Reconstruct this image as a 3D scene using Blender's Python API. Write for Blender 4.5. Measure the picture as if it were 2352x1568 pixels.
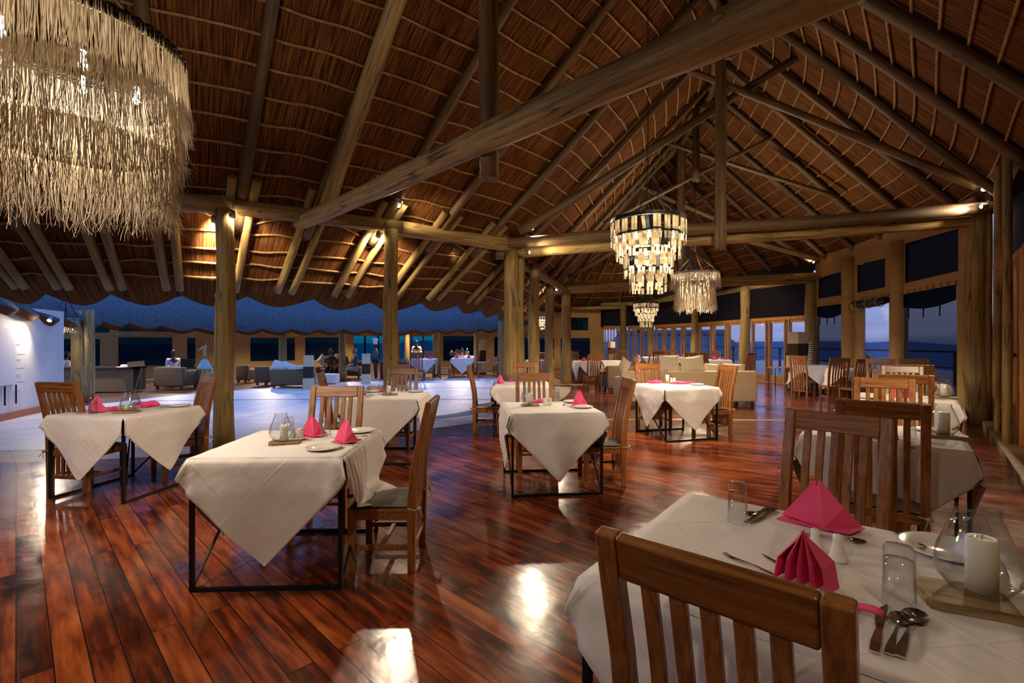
import bpy, bmesh, math, random
from math import sin, cos, pi, radians as R, atan2, hypot, sqrt
from mathutils import Vector, Matrix
random.seed(7)
S = bpy.context.scene
COL = S.collection
for o in list(bpy.data.objects): bpy.data.objects.remove(o)

# ------------------------------------------------------------------ camera
H = 1.55
F = 1100.0
cam_d = bpy.data.cameras.new('camera'); cam = bpy.data.objects.new('camera', cam_d); COL.objects.link(cam)
cam.location = (0, 0, H); cam.rotation_euler = (R(90), 0, 0)
cam_d.sensor_width = 36; cam_d.lens = 36 * F / 2352; cam_d.clip_start = .03; cam_d.clip_end = 20000
S.camera = cam
S.view_settings.view_transform = 'Standard'; S.view_settings.look = 'None'
S.view_settings.gamma = 1; S.view_settings.use_curve_mapping = False
S.view_settings.exposure = 1.0
S.cycles.max_bounces = 7; S.cycles.diffuse_bounces = 3; S.cycles.glossy_bounces = 3
S.cycles.transmission_bounces = 6; S.cycles.transparent_max_bounces = 14
S.cycles.caustics_reflective = False; S.cycles.caustics_refractive = False
S.cycles.sample_clamp_indirect = 3.0
S.cycles.use_denoising = True
S.cycles.use_adaptive_sampling = True; S.cycles.adaptive_threshold = .02

# ------------------------------------------------------------------ dusk sky
W = bpy.data.worlds.new('dusk_sky'); S.world = W; W.use_nodes = True
wn = W.node_tree.nodes; wl = W.node_tree.links; wn.clear()
tc = wn.new('ShaderNodeTexCoord'); sx = wn.new('ShaderNodeSeparateXYZ'); rp = wn.new('ShaderNodeValToRGB')
bg = wn.new('ShaderNodeBackground'); wo = wn.new('ShaderNodeOutputWorld')
wl.new(tc.outputs['Generated'], sx.inputs[0]); wl.new(sx.outputs['Z'], rp.inputs[0])
e = rp.color_ramp.elements
e[0].position = 0.0; e[0].color = (.07, .10, .22, 1)
e[1].position = 1.0; e[1].color = (.075, .24, .74, 1)
for p, c in ((.012, (.11, .15, .30, 1)), (.05, (.165, .19, .34, 1)), (.10, (.14, .18, .36, 1)), (.22, (.17, .25, .54, 1)), (.5, (.15, .29, .74, 1))):
    k = e.new(p); k.color = c
# faint streaks of cloud, laid in the sky itself
nz = wn.new('ShaderNodeTexNoise'); mp = wn.new('ShaderNodeMapping'); mx = wn.new('ShaderNodeMixRGB')
mp.inputs['Scale'].default_value = (1.2, 1.2, 16); nz.inputs['Scale'].default_value = 3
wl.new(tc.outputs['Generated'], mp.inputs[0]); wl.new(mp.outputs[0], nz.inputs[0])
mr = wn.new('ShaderNodeMapRange'); mr.inputs[1].default_value = .42; mr.inputs[2].default_value = .68
mr.inputs[3].default_value = 0; mr.inputs[4].default_value = .35
wl.new(nz.outputs[0], mr.inputs[0]); wl.new(mr.outputs[0], mx.inputs[0]); wl.new(rp.outputs[0], mx.inputs[1])
mx.inputs[2].default_value = (.25, .23, .33, 1)
wl.new(mx.outputs[0], bg.inputs[0]); bg.inputs[1].default_value = 1.25
wl.new(bg.outputs[0], wo.inputs[0])

WARM = (1.0, .66, .30); WARM2 = (1.0, .79, .55)
def light(kind, loc, energy, color=WARM, radius=.05, target=None, angle=60, blend=.6, name='lamp_light', parent=None):
    d = bpy.data.lights.new(name, kind); d.energy = energy; d.color = color; d.shadow_soft_size = radius
    o = bpy.data.objects.new(name, d); COL.objects.link(o); o.location = loc
    if kind == 'SPOT':
        d.spot_size = R(angle); d.spot_blend = blend
        v = Vector(target) - Vector(loc); o.rotation_euler = v.to_track_quat('-Z', 'Y').to_euler()
    if parent: o.parent = parent
    return o
def px(u, v, d):
    return Vector(((u - 1176) * d / F, d, H - (v - 784) * d / F))

# ------------------------------------------------------------------ helpers
class MB:
    def __init__(s): s.v = []; s.f = []; s.m = []; s.uv = None; s.sm = []
    def add(s, vs, fs, mi=0, smooth=False):
        b = len(s.v); s.v += [tuple(x) for x in vs]
        for f in fs: s.f.append(tuple(b + i for i in f)); s.m.append(mi); s.sm.append(smooth)
    def box(s, x0, y0, z0, x1, y1, z1, mi=0, M=None):
        vs = [(x0,y0,z0),(x1,y0,z0),(x1,y1,z0),(x0,y1,z0),(x0,y0,z1),(x1,y0,z1),(x1,y1,z1),(x0,y1,z1)]
        if M: vs = [M @ Vector(p) for p in vs]
        s.add(vs, [(0,3,2,1),(4,5,6,7),(0,1,5,4),(1,2,6,5),(2,3,7,6),(3,0,4,7)], mi)
    def bar(s, a, b, w, h=None, mi=0, up=(0,0,1)):
        a = Vector(a); b = Vector(b); h = h or w; d = (b - a).normalized(); u = Vector(up)
        if abs(d.dot(u)) > .98: u = Vector((0,1,0))
        x = d.cross(u).normalized(); y = x.cross(d).normalized()
        vs = []
        for p in (a, b):
            for sx_, sy_ in ((-1,-1),(1,-1),(1,1),(-1,1)): vs.append(p + x*sx_*w/2 + y*sy_*h/2)
        s.add(vs, [(0,1,2,3),(7,6,5,4),(0,4,5,1),(1,5,6,2),(2,6,7,3),(3,7,4,0)], mi)
    def sweep(s, pts, w, h, mi=0, side=(1,0,0)):
        # rectangular section swept along a polyline lying in a plane whose normal is `side`
        side = Vector(side); n = len(pts); vs = []
        for i, p in enumerate(pts):
            p = Vector(p); t = (Vector(pts[min(i+1,n-1)]) - Vector(pts[max(i-1,0)])).normalized(); q = side.cross(t).normalized()
            ww = w[i] if hasattr(w, '__len__') else w; hh = h[i] if hasattr(h, '__len__') else h
            for a, b in ((-1,-1),(1,-1),(1,1),(-1,1)): vs.append(p + side*a*ww/2 + q*b*hh/2)
        fs = [(3,2,1,0), tuple(4*(n-1)+k for k in range(4))]
        for i in range(n-1):
            for k in range(4): a = 4*i+k; b = 4*i+(k+1)%4; fs.append((a, b, b+4, a+4))
        s.add(vs, fs, mi)
    def tube(s, pts, r, n=8, mi=0, cap=True, smooth=True):
        N = len(pts); vs = []; u = None
        for i, p in enumerate(pts):
            p = Vector(p); t = (Vector(pts[min(i+1,N-1)]) - Vector(pts[max(i-1,0)]))
            t = t.normalized() if t.length > 1e-9 else Vector((0,0,1))
            if u is None:
                u = t.cross(Vector((0,0,1)));
                if u.length < .1: u = t.cross(Vector((0,1,0)))
            u = (u - t*u.dot(t)).normalized(); w = t.cross(u)
            rr = r[i] if hasattr(r, '__len__') else r
            for k in range(n): a = 2*pi*k/n; vs.append(p + u*cos(a)*rr + w*sin(a)*rr)
        fs = []
        for i in range(N-1):
            for k in range(n): a = i*n+k; b = i*n+(k+1)%n; fs.append((a,b,b+n,a+n))
        s.add(vs, fs, mi, smooth)
        if cap:
            b0 = len(s.v) - N*n
            s.f.append(tuple(b0+k for k in reversed(range(n)))); s.m.append(mi); s.sm.append(False)
            s.f.append(tuple(b0+(N-1)*n+k for k in range(n))); s.m.append(mi); s.sm.append(False)
    def lathe(s, prof, n=20, mi=0, c=(0,0,0), smooth=True, sx=1, sy=1):
        vs = []; P = len(prof)
        for r_, z in prof:
            for k in range(n): a = 2*pi*k/n; vs.append((c[0]+r_*cos(a)*sx, c[1]+r_*sin(a)*sy, c[2]+z))
        fs = []
        for i in range(P-1):
            for k in range(n): a = i*n+k; b = i*n+(k+1)%n; fs.append((a,b,b+n,a+n))
        s.add(vs, fs, mi, smooth)
    def ball(s, c, r, n=12, m=8, mi=0, sc=(1,1,1)):
        c = Vector(c); vs = [c+Vector((0,0,-r*sc[2]))]
        for i in range(1, m):
            t = pi*i/m - pi/2
            for k in range(n): a = 2*pi*k/n; vs.append(c+Vector((r*cos(t)*cos(a)*sc[0], r*cos(t)*sin(a)*sc[1], r*sin(t)*sc[2])))
        vs.append(c+Vector((0,0,r*sc[2]))); fs = []
        for k in range(n): fs.append((0, 1+(k+1)%n, 1+k))
        for i in range(m-2):
            for k in range(n): a = 1+i*n+k; b = 1+i*n+(k+1)%n; fs.append((a,b,b+n,a+n))
        L = len(vs)-1; b0 = 1+(m-2)*n
        for k in range(n): fs.append((b0+k, b0+(k+1)%n, L))
        s.add(vs, fs, mi, True)
    def build(s, name, mats, parent=None, loc=None, rot=None, bevel=0, uvs=None, solid=0):
        me = bpy.data.meshes.new(name); me.from_pydata(s.v, [], s.f)
        if not isinstance(mats, (list, tuple)): mats = [mats]
        for m in mats: me.materials.append(m)
        me.polygons.foreach_set('material_index', s.m); me.polygons.foreach_set('use_smooth', s.sm)
        if uvs is not None:
            ul = me.uv_layers.new(name='UVMap')
            for li, l in enumerate(me.loops): ul.data[li].uv = uvs[l.vertex_index]
        me.update()
        o = bpy.data.objects.new(name, me); COL.objects.link(o)
        if parent: o.parent = parent
        if loc is not None: o.location = loc
        if rot is not None: o.rotation_euler = rot
        if solid:
            m = o.modifiers.new('thickness', 'SOLIDIFY'); m.thickness = solid; m.offset = 1
        if bevel:
            m = o.modifiers.new('bevel', 'BEVEL'); m.width = bevel; m.segments = 2; m.limit_method = 'ANGLE'; m.angle_limit = R(40)
        return o
def tag(o, label, cat, group=None, kind=None):
    o['label'] = label; o['category'] = cat
    if group: o['group'] = group
    if kind: o['kind'] = kind
    return o
def struct(o, label=None, cat=None):
    o['kind'] = 'structure'
    if label: o['label'] = label
    if cat: o['category'] = cat
    return o
def empty(name, loc=(0,0,0), rz=0, parent=None):
    o = bpy.data.objects.new(name, None); COL.objects.link(o); o.location = loc; o.rotation_euler = (0,0,rz)
    o.empty_display_size = .1
    if parent: o.parent = parent
    return o
KIDS = {}
def copy_tree(o, loc=None, rz=None, parent=None, sc=None):
    c = o.copy(); COL.objects.link(c)
    if parent is not None: c.parent = parent
    if loc is not None: c.location = loc
    if rz is not None: c.rotation_euler = (0,0,rz)
    if sc is not None: c.scale = (sc,sc,sc)
    for ch in o.children: copy_tree(ch, parent=c)
    return c

# ------------------------------------------------------------------ materials
def mat(name, col, rough=.5, metal=0, spec=None, coat=0, trans=0, sss=0, emis=None, es=0, alpha=1):
    m = bpy.data.materials.new(name); m.use_nodes = True; b = m.node_tree.nodes['Principled BSDF']
    b.inputs['Base Color'].default_value = (*col, 1); b.inputs['Roughness'].default_value = rough
    b.inputs['Metallic'].default_value = metal
    if spec is not None: b.inputs['Specular IOR Level'].default_value = spec
    if coat: b.inputs['Coat Weight'].default_value = coat; b.inputs['Coat Roughness'].default_value = .12
    if trans: b.inputs['Transmission Weight'].default_value = trans
    if emis: b.inputs['Emission Color'].default_value = (*emis, 1); b.inputs['Emission Strength'].default_value = es
    return m
def nd(m, t, **kw):
    n = m.node_tree.nodes.new(t)
    for k, v in kw.items():
        if k.startswith('i_'): n.inputs[k[2:].replace('_', ' ')].default_value = v
        else: setattr(n, k, v)
    return n
def lk(m, a, b): m.node_tree.links.new(a, b)
def ramp(m, src, stops):
    r = nd(m, 'ShaderNodeValToRGB'); e = r.color_ramp.elements
    e[0].position, e[0].color = stops[0][0], (*stops[0][1], 1); e[1].position, e[1].color = stops[-1][0], (*stops[-1][1], 1)
    for p, c in stops[1:-1]: k = e.new(p); k.color = (*c, 1)
    lk(m, src, r.inputs[0]); return r
def bump(m, src, strength, dist=.01, prev=None):
    b = nd(m, 'ShaderNodeBump'); b.inputs['Strength'].default_value = strength; b.inputs['Distance'].default_value = dist
    lk(m, src, b.inputs['Height'])
    if prev: lk(m, prev.outputs[0], b.inputs['Normal'])
    lk(m, b.outputs[0], m.node_tree.nodes['Principled BSDF'].inputs['Normal']); return b
def grain(name, stops, scale=(6, 6, .5), nscale=6, rough=.4, bs=.15, coords='Object', detail=6, spec=.5, rand=0, coat=0):
    m = mat(name, stops[0][1], rough, spec=spec, coat=coat); b = m.node_tree.nodes['Principled BSDF']
    t = nd(m, 'ShaderNodeTexCoord'); mp = nd(m, 'ShaderNodeMapping'); mp.inputs['Scale'].default_value = scale
    lk(m, t.outputs[coords], mp.inputs[0])
    oi = nd(m, 'ShaderNodeObjectInfo'); add = nd(m, 'ShaderNodeVectorMath', operation='ADD'); sc = nd(m, 'ShaderNodeVectorMath', operation='SCALE')
    cx = nd(m, 'ShaderNodeCombineXYZ'); lk(m, oi.outputs['Random'], cx.inputs[0]); lk(m, oi.outputs['Random'], cx.inputs[2])
    lk(m, cx.outputs[0], sc.inputs[0]); sc.inputs['Scale'].default_value = 37
    lk(m, mp.outputs[0], add.inputs[0]); lk(m, sc.outputs[0], add.inputs[1])
    n = nd(m, 'ShaderNodeTexNoise'); n.inputs['Scale'].default_value = nscale; n.inputs['Detail'].default_value = detail; n.inputs['Roughness'].default_value = .65
    lk(m, add.outputs[0], n.inputs['Vector'])
    r = ramp(m, n.outputs[0], stops)
    out = r.outputs[0]
    if rand:
        hv = nd(m, 'ShaderNodeHueSaturation'); mr = nd(m, 'ShaderNodeMapRange'); mr.inputs[3].default_value = 1-rand; mr.inputs[4].default_value = 1+rand
        lk(m, oi.outputs['Random'], mr.inputs[0]); lk(m, mr.outputs[0], hv.inputs['Value']); lk(m, out, hv.inputs['Color']); out = hv.outputs[0]
    lk(m, out, b.inputs['Base Color'])
    if bs: bump(m, n.outputs[0], bs)
    return m
M = {}
M['pole_shaded'] = grain('shaded_log', [(.25,(.030,.016,.006)),(.42,(.10,.056,.02)),(.6,(.165,.098,.036)),(.8,(.26,.17,.07))], (9,9,.55), 2.2, .62, .5, rand=.25)  # peeled log darkened: the shade under the roof is put into its colour
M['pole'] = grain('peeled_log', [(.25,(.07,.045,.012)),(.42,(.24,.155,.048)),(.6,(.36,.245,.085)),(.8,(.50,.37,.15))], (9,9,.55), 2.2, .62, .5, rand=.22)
def _cracks():
    m = M['pole']; b = m.node_tree.nodes['Principled BSDF']; l = b.inputs['Base Color'].links[0].from_socket
    t = nd(m, 'ShaderNodeTexCoord'); mp = nd(m, 'ShaderNodeMapping'); mp.inputs['Scale'].default_value = (9,9,.45); lk(m, t.outputs['Object'], mp.inputs[0])
    n = nd(m, 'ShaderNodeTexNoise'); n.inputs['Scale'].default_value = 1.0; n.inputs['Detail'].default_value = 3; lk(m, mp.outputs[0], n.inputs[0])
    r = ramp(m, n.outputs[0], [(.475,(1,1,1)),(.495,(.18,.14,.10)),(.505,(.18,.14,.10)),(.525,(1,1,1))])
    n2 = nd(m, 'ShaderNodeTexNoise'); n2.inputs['Scale'].default_value = 1.4; lk(m, t.outputs['Object'], n2.inputs[0]); r2 = ramp(m, n2.outputs[0], [(.42,(.0,.0,.0)),(.55,(1,1,1))])
    mx = nd(m, 'ShaderNodeMixRGB', blend_type='MULTIPLY'); lk(m, r2.outputs[0], mx.inputs[0]); lk(m, l, mx.inputs[1]); lk(m, r.outputs[0], mx.inputs[2]); lk(m, mx.outputs[0], b.inputs['Base Color'])
_cracks()
M['chair'] = grain('chair_teak', [(.28,(.06,.020,.006)),(.45,(.21,.078,.02)),(.6,(.29,.115,.031)),(.8,(.43,.20,.06))], (26,26,1.3), 2.2, .28, .15, rand=.22, spec=.55)
M['chair_h'] = grain('chair_teak_rail', [(.28,(.06,.020,.006)),(.45,(.21,.078,.02)),(.6,(.29,.115,.031)),(.8,(.43,.20,.06))], (1.5,30,30), 2.2, .26, .15, rand=.1, spec=.55)
M['orange_wood'] = grain('pine_joinery', [(.3,(.24,.09,.02)),(.5,(.45,.20,.05)),(.7,(.56,.29,.08))], (12,12,1), 1.6, .35, .1, rand=.08)
M['steel'] = mat('black_steel', (.012,.012,.013), .45, .6)
M['iron'] = mat('dark_iron', (.02,.018,.016), .5, .5)
M['chrome'] = mat('polished_cutlery', (.62,.60,.58), .12, 1)
M['porcelain'] = mat('white_porcelain', (.80,.78,.74), .12, coat=.5)
M['candle'] = mat('white_wax', (.86,.82,.72), .45)
M['rope'] = mat('pale_rope', (.45,.38,.28), .8)
M['cushion'] = mat('grey_cushion', (.16,.15,.13), .9)
M['cushion_white'] = mat('white_seat_cushion', (.65,.62,.55), .9)
M['board'] = grain('rough_board', [(.3,(.09,.055,.025)),(.5,(.24,.16,.07)),(.7,(.36,.25,.12))], (1.5,10,10), 3, .6, .4)
M['plaster'] = grain('white_plaster', [(.3,(.55,.52,.49)),(.7,(.66,.63,.60))], (1,1,1), 2.5, .85, .3)
M['brass'] = mat('lamp_glow', (1,.8,.5), .5, emis=(1,.82,.55), es=60)
M['bulb'] = mat('bulb_glow', (1,.9,.7), .5, emis=(1,.86,.62), es=45)
M['lampshell'] = mat('grey_lamp_housing', (.25,.25,.25), .35, .8)
# fabric with woven bump
def fabric(name, col, scale=420, rough=.85, bs=.25, crease=False):
    m = mat(name, col, rough); t = nd(m, 'ShaderNodeTexCoord'); b = m.node_tree.nodes['Principled BSDF']
    w1 = nd(m, 'ShaderNodeTexWave'); w1.inputs['Scale'].default_value = scale/20; w1.bands_direction = 'X'
    w2 = nd(m, 'ShaderNodeTexWave'); w2.inputs['Scale'].default_value = scale/20; w2.bands_direction = 'Y'
    mx = nd(m, 'ShaderNodeMath', operation='MAXIMUM')
    for w in (w1, w2): lk(m, t.outputs['UV'] if crease else t.outputs['Object'], w.inputs[0])
    lk(m, w1.outputs['Fac'], mx.inputs[0]); lk(m, w2.outputs['Fac'], mx.inputs[1])
    p = bump(m, mx.outputs[0], bs, .0015)
    if crease:
        sp = nd(m, 'ShaderNodeSeparateXYZ'); lk(m, t.outputs['UV'], sp.inputs[0]); last = None
        for ax in ('X', 'Y'):
            a = nd(m, 'ShaderNodeMath', operation='PINGPONG'); lk(m, sp.outputs[ax], a.inputs[0]); a.inputs[1].default_value = .2015
            s1 = nd(m, 'ShaderNodeMath', operation='SUBTRACT'); lk(m, a.outputs[0], s1.inputs[0]); s1.inputs[1].default_value = .2015 if ax == 'X' else .1
            s2 = nd(m, 'ShaderNodeMath', operation='ABSOLUTE'); lk(m, s1.outputs[0], s2.inputs[0])
            s3 = nd(m, 'ShaderNodeMapRange'); lk(m, s2.outputs[0], s3.inputs[0]); s3.inputs[1].default_value = 0; s3.inputs[2].default_value = .009; s3.inputs[3].default_value = 1; s3.inputs[4].default_value = 0
            if last: q = nd(m, 'ShaderNodeMath', operation='MAXIMUM'); lk(m, last.outputs[0], q.inputs[0]); lk(m, s3.outputs[0], q.inputs[1]); last = q
            else: last = s3
        p = bump(m, last.outputs[0], .45, .003, p)
        n = nd(m, 'ShaderNodeTexNoise'); n.inputs['Scale'].default_value = 5; lk(m, t.outputs['UV'], n.inputs[0]); bump(m, n.outputs[0], .5, .03, p)
    return m
M['cloth'] = fabric('white_tablecloth', (.70,.66,.65), 2600, .8, .12, True)
M['napkin'] = fabric('pink_napkin', (.82,.075,.22), 3000, .75, .1)
M['linen'] = fabric('tan_linen', (.60,.45,.28), 1200, .9, .4)
M['pattern'] = fabric('cream_key_pattern', (.72,.62,.46), 500, .9, 1.0)
M['canvas'] = grain('tan_canvas', [(.3,(.36,.22,.075)),(.7,(.46,.30,.11))], (1,1,3), 2, .8, .15)
M['paperwhite'] = mat('cream_paper', (.60,.52,.36), .8)
M['darkband'] = mat('dark_brown_weave', (.03,.018,.01), .8)
M['terracotta'] = mat('terracotta', (.40,.14,.05), .7)
M['wicker'] = grain('brown_wicker', [(.3,(.10,.065,.03)),(.7,(.19,.13,.065))], (4,4,60), 3, .7, .5)
M['desk'] = mat('desk_tan', (.22,.16,.08), .6)
M['darkwood'] = mat('dark_wood_top', (.05,.02,.01), .35)
M['black'] = mat('black_plastic', (.012,.012,.014), .4)
M['redwood'] = mat('red_wood_counter', (.14,.022,.012), .4)
M['skin'] = mat('dark_skin', (.10,.045,.022), .5)
M['skin_l'] = mat('light_skin', (.55,.28,.18), .5)
M['shirt_w'] = mat('white_shirt', (.75,.72,.68), .8)
M['shirt_g'] = mat('grey_jacket', (.10,.10,.09), .8)
M['shirt_o'] = mat('coral_shirt', (.80,.13,.06), .8)
M['shirt_t'] = mat('teal_shirt', (.02,.28,.36), .8)
M['shirt_b'] = mat('brown_shirt', (.13,.06,.03), .8)
M['plaid'] = mat('dark_check_shirt', (.05,.06,.09), .8)
M['trouser'] = mat('dark_trousers', (.015,.014,.014), .8)
M['trouser_l'] = mat('light_trousers', (.42,.37,.30), .8)
M['hair_d'] = mat('dark_hair', (.01,.008,.007), .6)
M['hair_b'] = mat('blond_hair', (.42,.20,.06), .5)
M['yellow'] = mat('yellow_paint', (.70,.52,.06), .6)
M['artcanvas'] = mat('off_white_canvas', (.62,.60,.60), .8)
M['screen'] = mat('screen_glow', (.1,.2,.6), .4, emis=(.12,.3,1.0), es=6)
M['paleblue'] = mat('pale_blue_cloth', (.30,.48,.50), .8)
M['dry'] = mat('dry_brush', (.22,.11,.05), .9)
# bowl, stripes
def stripes(name, c1, c2, sc, axis='Z', dist=2.0, thr=.5):
    m = mat(name, c1, .7); t = nd(m, 'ShaderNodeTexCoord'); w = nd(m, 'ShaderNodeTexWave'); w.bands_direction = axis
    w.inputs['Scale'].default_value = sc; w.inputs['Distortion'].default_value = dist; w.inputs['Detail'].default_value = 1
    lk(m, t.outputs['Object'], w.inputs[0]); r = ramp(m, w.outputs['Fac'], [(thr-.04,c1),(thr+.04,c2)])
    lk(m, r.outputs[0], m.node_tree.nodes['Principled BSDF'].inputs['Base Color']); return m
M['zebra'] = stripes('zebra_hide', (.02,.018,.015), (.66,.60,.48), 5)
M['giraffe'] = mat('giraffe_patches', (.5,.3,.1), .7)
def _gir():
    m = M['giraffe']; t = nd(m, 'ShaderNodeTexCoord'); v = nd(m, 'ShaderNodeTexVoronoi'); v.feature = 'DISTANCE_TO_EDGE'; v.inputs['Scale'].default_value = 9
    lk(m, t.outputs['Object'], v.inputs[0]); r = ramp(m, v.outputs['Distance'], [(.06,(.62,.52,.32)),(.10,(.36,.17,.04))]); lk(m, r.outputs[0], m.node_tree.nodes['Principled BSDF'].inputs['Base Color'])
_gir()
# glass that stays cheap: fresnel mix of clear and mirror
def thin_glass(name, tint=(.95,.97,.97), edge=.9, base=.045):
    m = bpy.data.materials.new(name); m.use_nodes = True; n = m.node_tree.nodes; n.clear()
    o = n.new('ShaderNodeOutputMaterial'); mx = n.new('ShaderNodeMixShader'); tr = n.new('ShaderNodeBsdfTransparent'); gl = n.new('ShaderNodeBsdfGlossy'); lw = n.new('ShaderNodeLayerWeight')
    tr.inputs[0].default_value = (*tint, 1); gl.inputs['Roughness'].default_value = .03; lw.inputs[0].default_value = .5
    pw = nd(m, 'ShaderNodeMath', operation='POWER'); lk(m, lw.outputs['Facing'], pw.inputs[0]); pw.inputs[1].default_value = 3.2
    ma = nd(m, 'ShaderNodeMath', operation='MULTIPLY_ADD'); lk(m, pw.outputs[0], ma.inputs[0]); ma.inputs[1].default_value = edge; ma.inputs[2].default_value = base
    lk(m, ma.outputs[0], mx.inputs[0]); lk(m, tr.outputs[0], mx.inputs[1]); lk(m, gl.outputs[0], mx.inputs[2]); lk(m, mx.outputs[0], o.inputs[0]); return m
M['glass'] = thin_glass('clear_drinking_glass', (.95,.96,.96))
M['pane'] = thin_glass('window_pane', (.92,.94,.96), .5, .04)
def screen(name, tint, opac, col):
    m = bpy.data.materials.new(name); m.use_nodes = True; n = m.node_tree.nodes; n.clear()
    o = n.new('ShaderNodeOutputMaterial'); mx = n.new('ShaderNodeMixShader'); tr = n.new('ShaderNodeBsdfTransparent'); df = n.new('ShaderNodeBsdfDiffuse')
    tr.inputs[0].default_value = (*tint, 1); df.inputs[0].default_value = (*col, 1); mx.inputs[0].default_value = opac
    lk(m, tr.outputs[0], mx.inputs[1]); lk(m, df.outputs[0], mx.inputs[2]); lk(m, mx.outputs[0], o.inputs[0]); return m
M['mesh'] = screen('fly_screen_mesh', (1,1,1), .62, (.012,.012,.014))
M['mesh_dark'] = screen('dense_screen_mesh', (.35,.9,1), .86, (.008,.012,.016))
M['teal'] = screen('teal_screen_mesh', (.10,1,1), .45, (.004,.03,.04))
M['black_drape2'] = mat('black_canvas', (.012,.009,.007), .9)
M['black_drape'] = screen('black_gauze', (1,1,1), .93, (.012,.009,.007))
# fringe: light passes through the strands
def translucent(name, c1, c2, f=.5, coords='Object', sc=(30,30,1.2)):
    m = bpy.data.materials.new(name); m.use_nodes = True; n = m.node_tree.nodes; n.clear()
    o = n.new('ShaderNodeOutputMaterial'); mx = n.new('ShaderNodeMixShader'); tr = n.new('ShaderNodeBsdfTranslucent'); df = n.new('ShaderNodeBsdfDiffuse')
    t = n.new('ShaderNodeTexCoord'); mp = n.new('ShaderNodeMapping'); mp.inputs['Scale'].default_value = sc; nz = n.new('ShaderNodeTexNoise'); nz.inputs['Scale'].default_value = 2
    lk(m, t.outputs[coords], mp.inputs[0]); lk(m, mp.outputs[0], nz.inputs[0]); r = ramp(m, nz.outputs[0], [(.35,c1),(.65,c2)])
    lk(m, r.outputs[0], tr.inputs[0]); lk(m, r.outputs[0], df.inputs[0]); mx.inputs[0].default_value = f
    lk(m, df.outputs[0], mx.inputs[1]); lk(m, tr.outputs[0], mx.inputs[2]); lk(m, mx.outputs[0], o.inputs[0]); return m
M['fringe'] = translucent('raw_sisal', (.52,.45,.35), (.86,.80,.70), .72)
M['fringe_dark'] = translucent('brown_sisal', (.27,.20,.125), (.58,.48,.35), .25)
M['shell'] = translucent('capiz_shell', (.62,.54,.38), (.95,.88,.72), .6, sc=(6,6,6))
M['shell_blue'] = translucent('blue_shell', (.10,.18,.26), (.25,.35,.42), .6, sc=(6,6,6))
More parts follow.
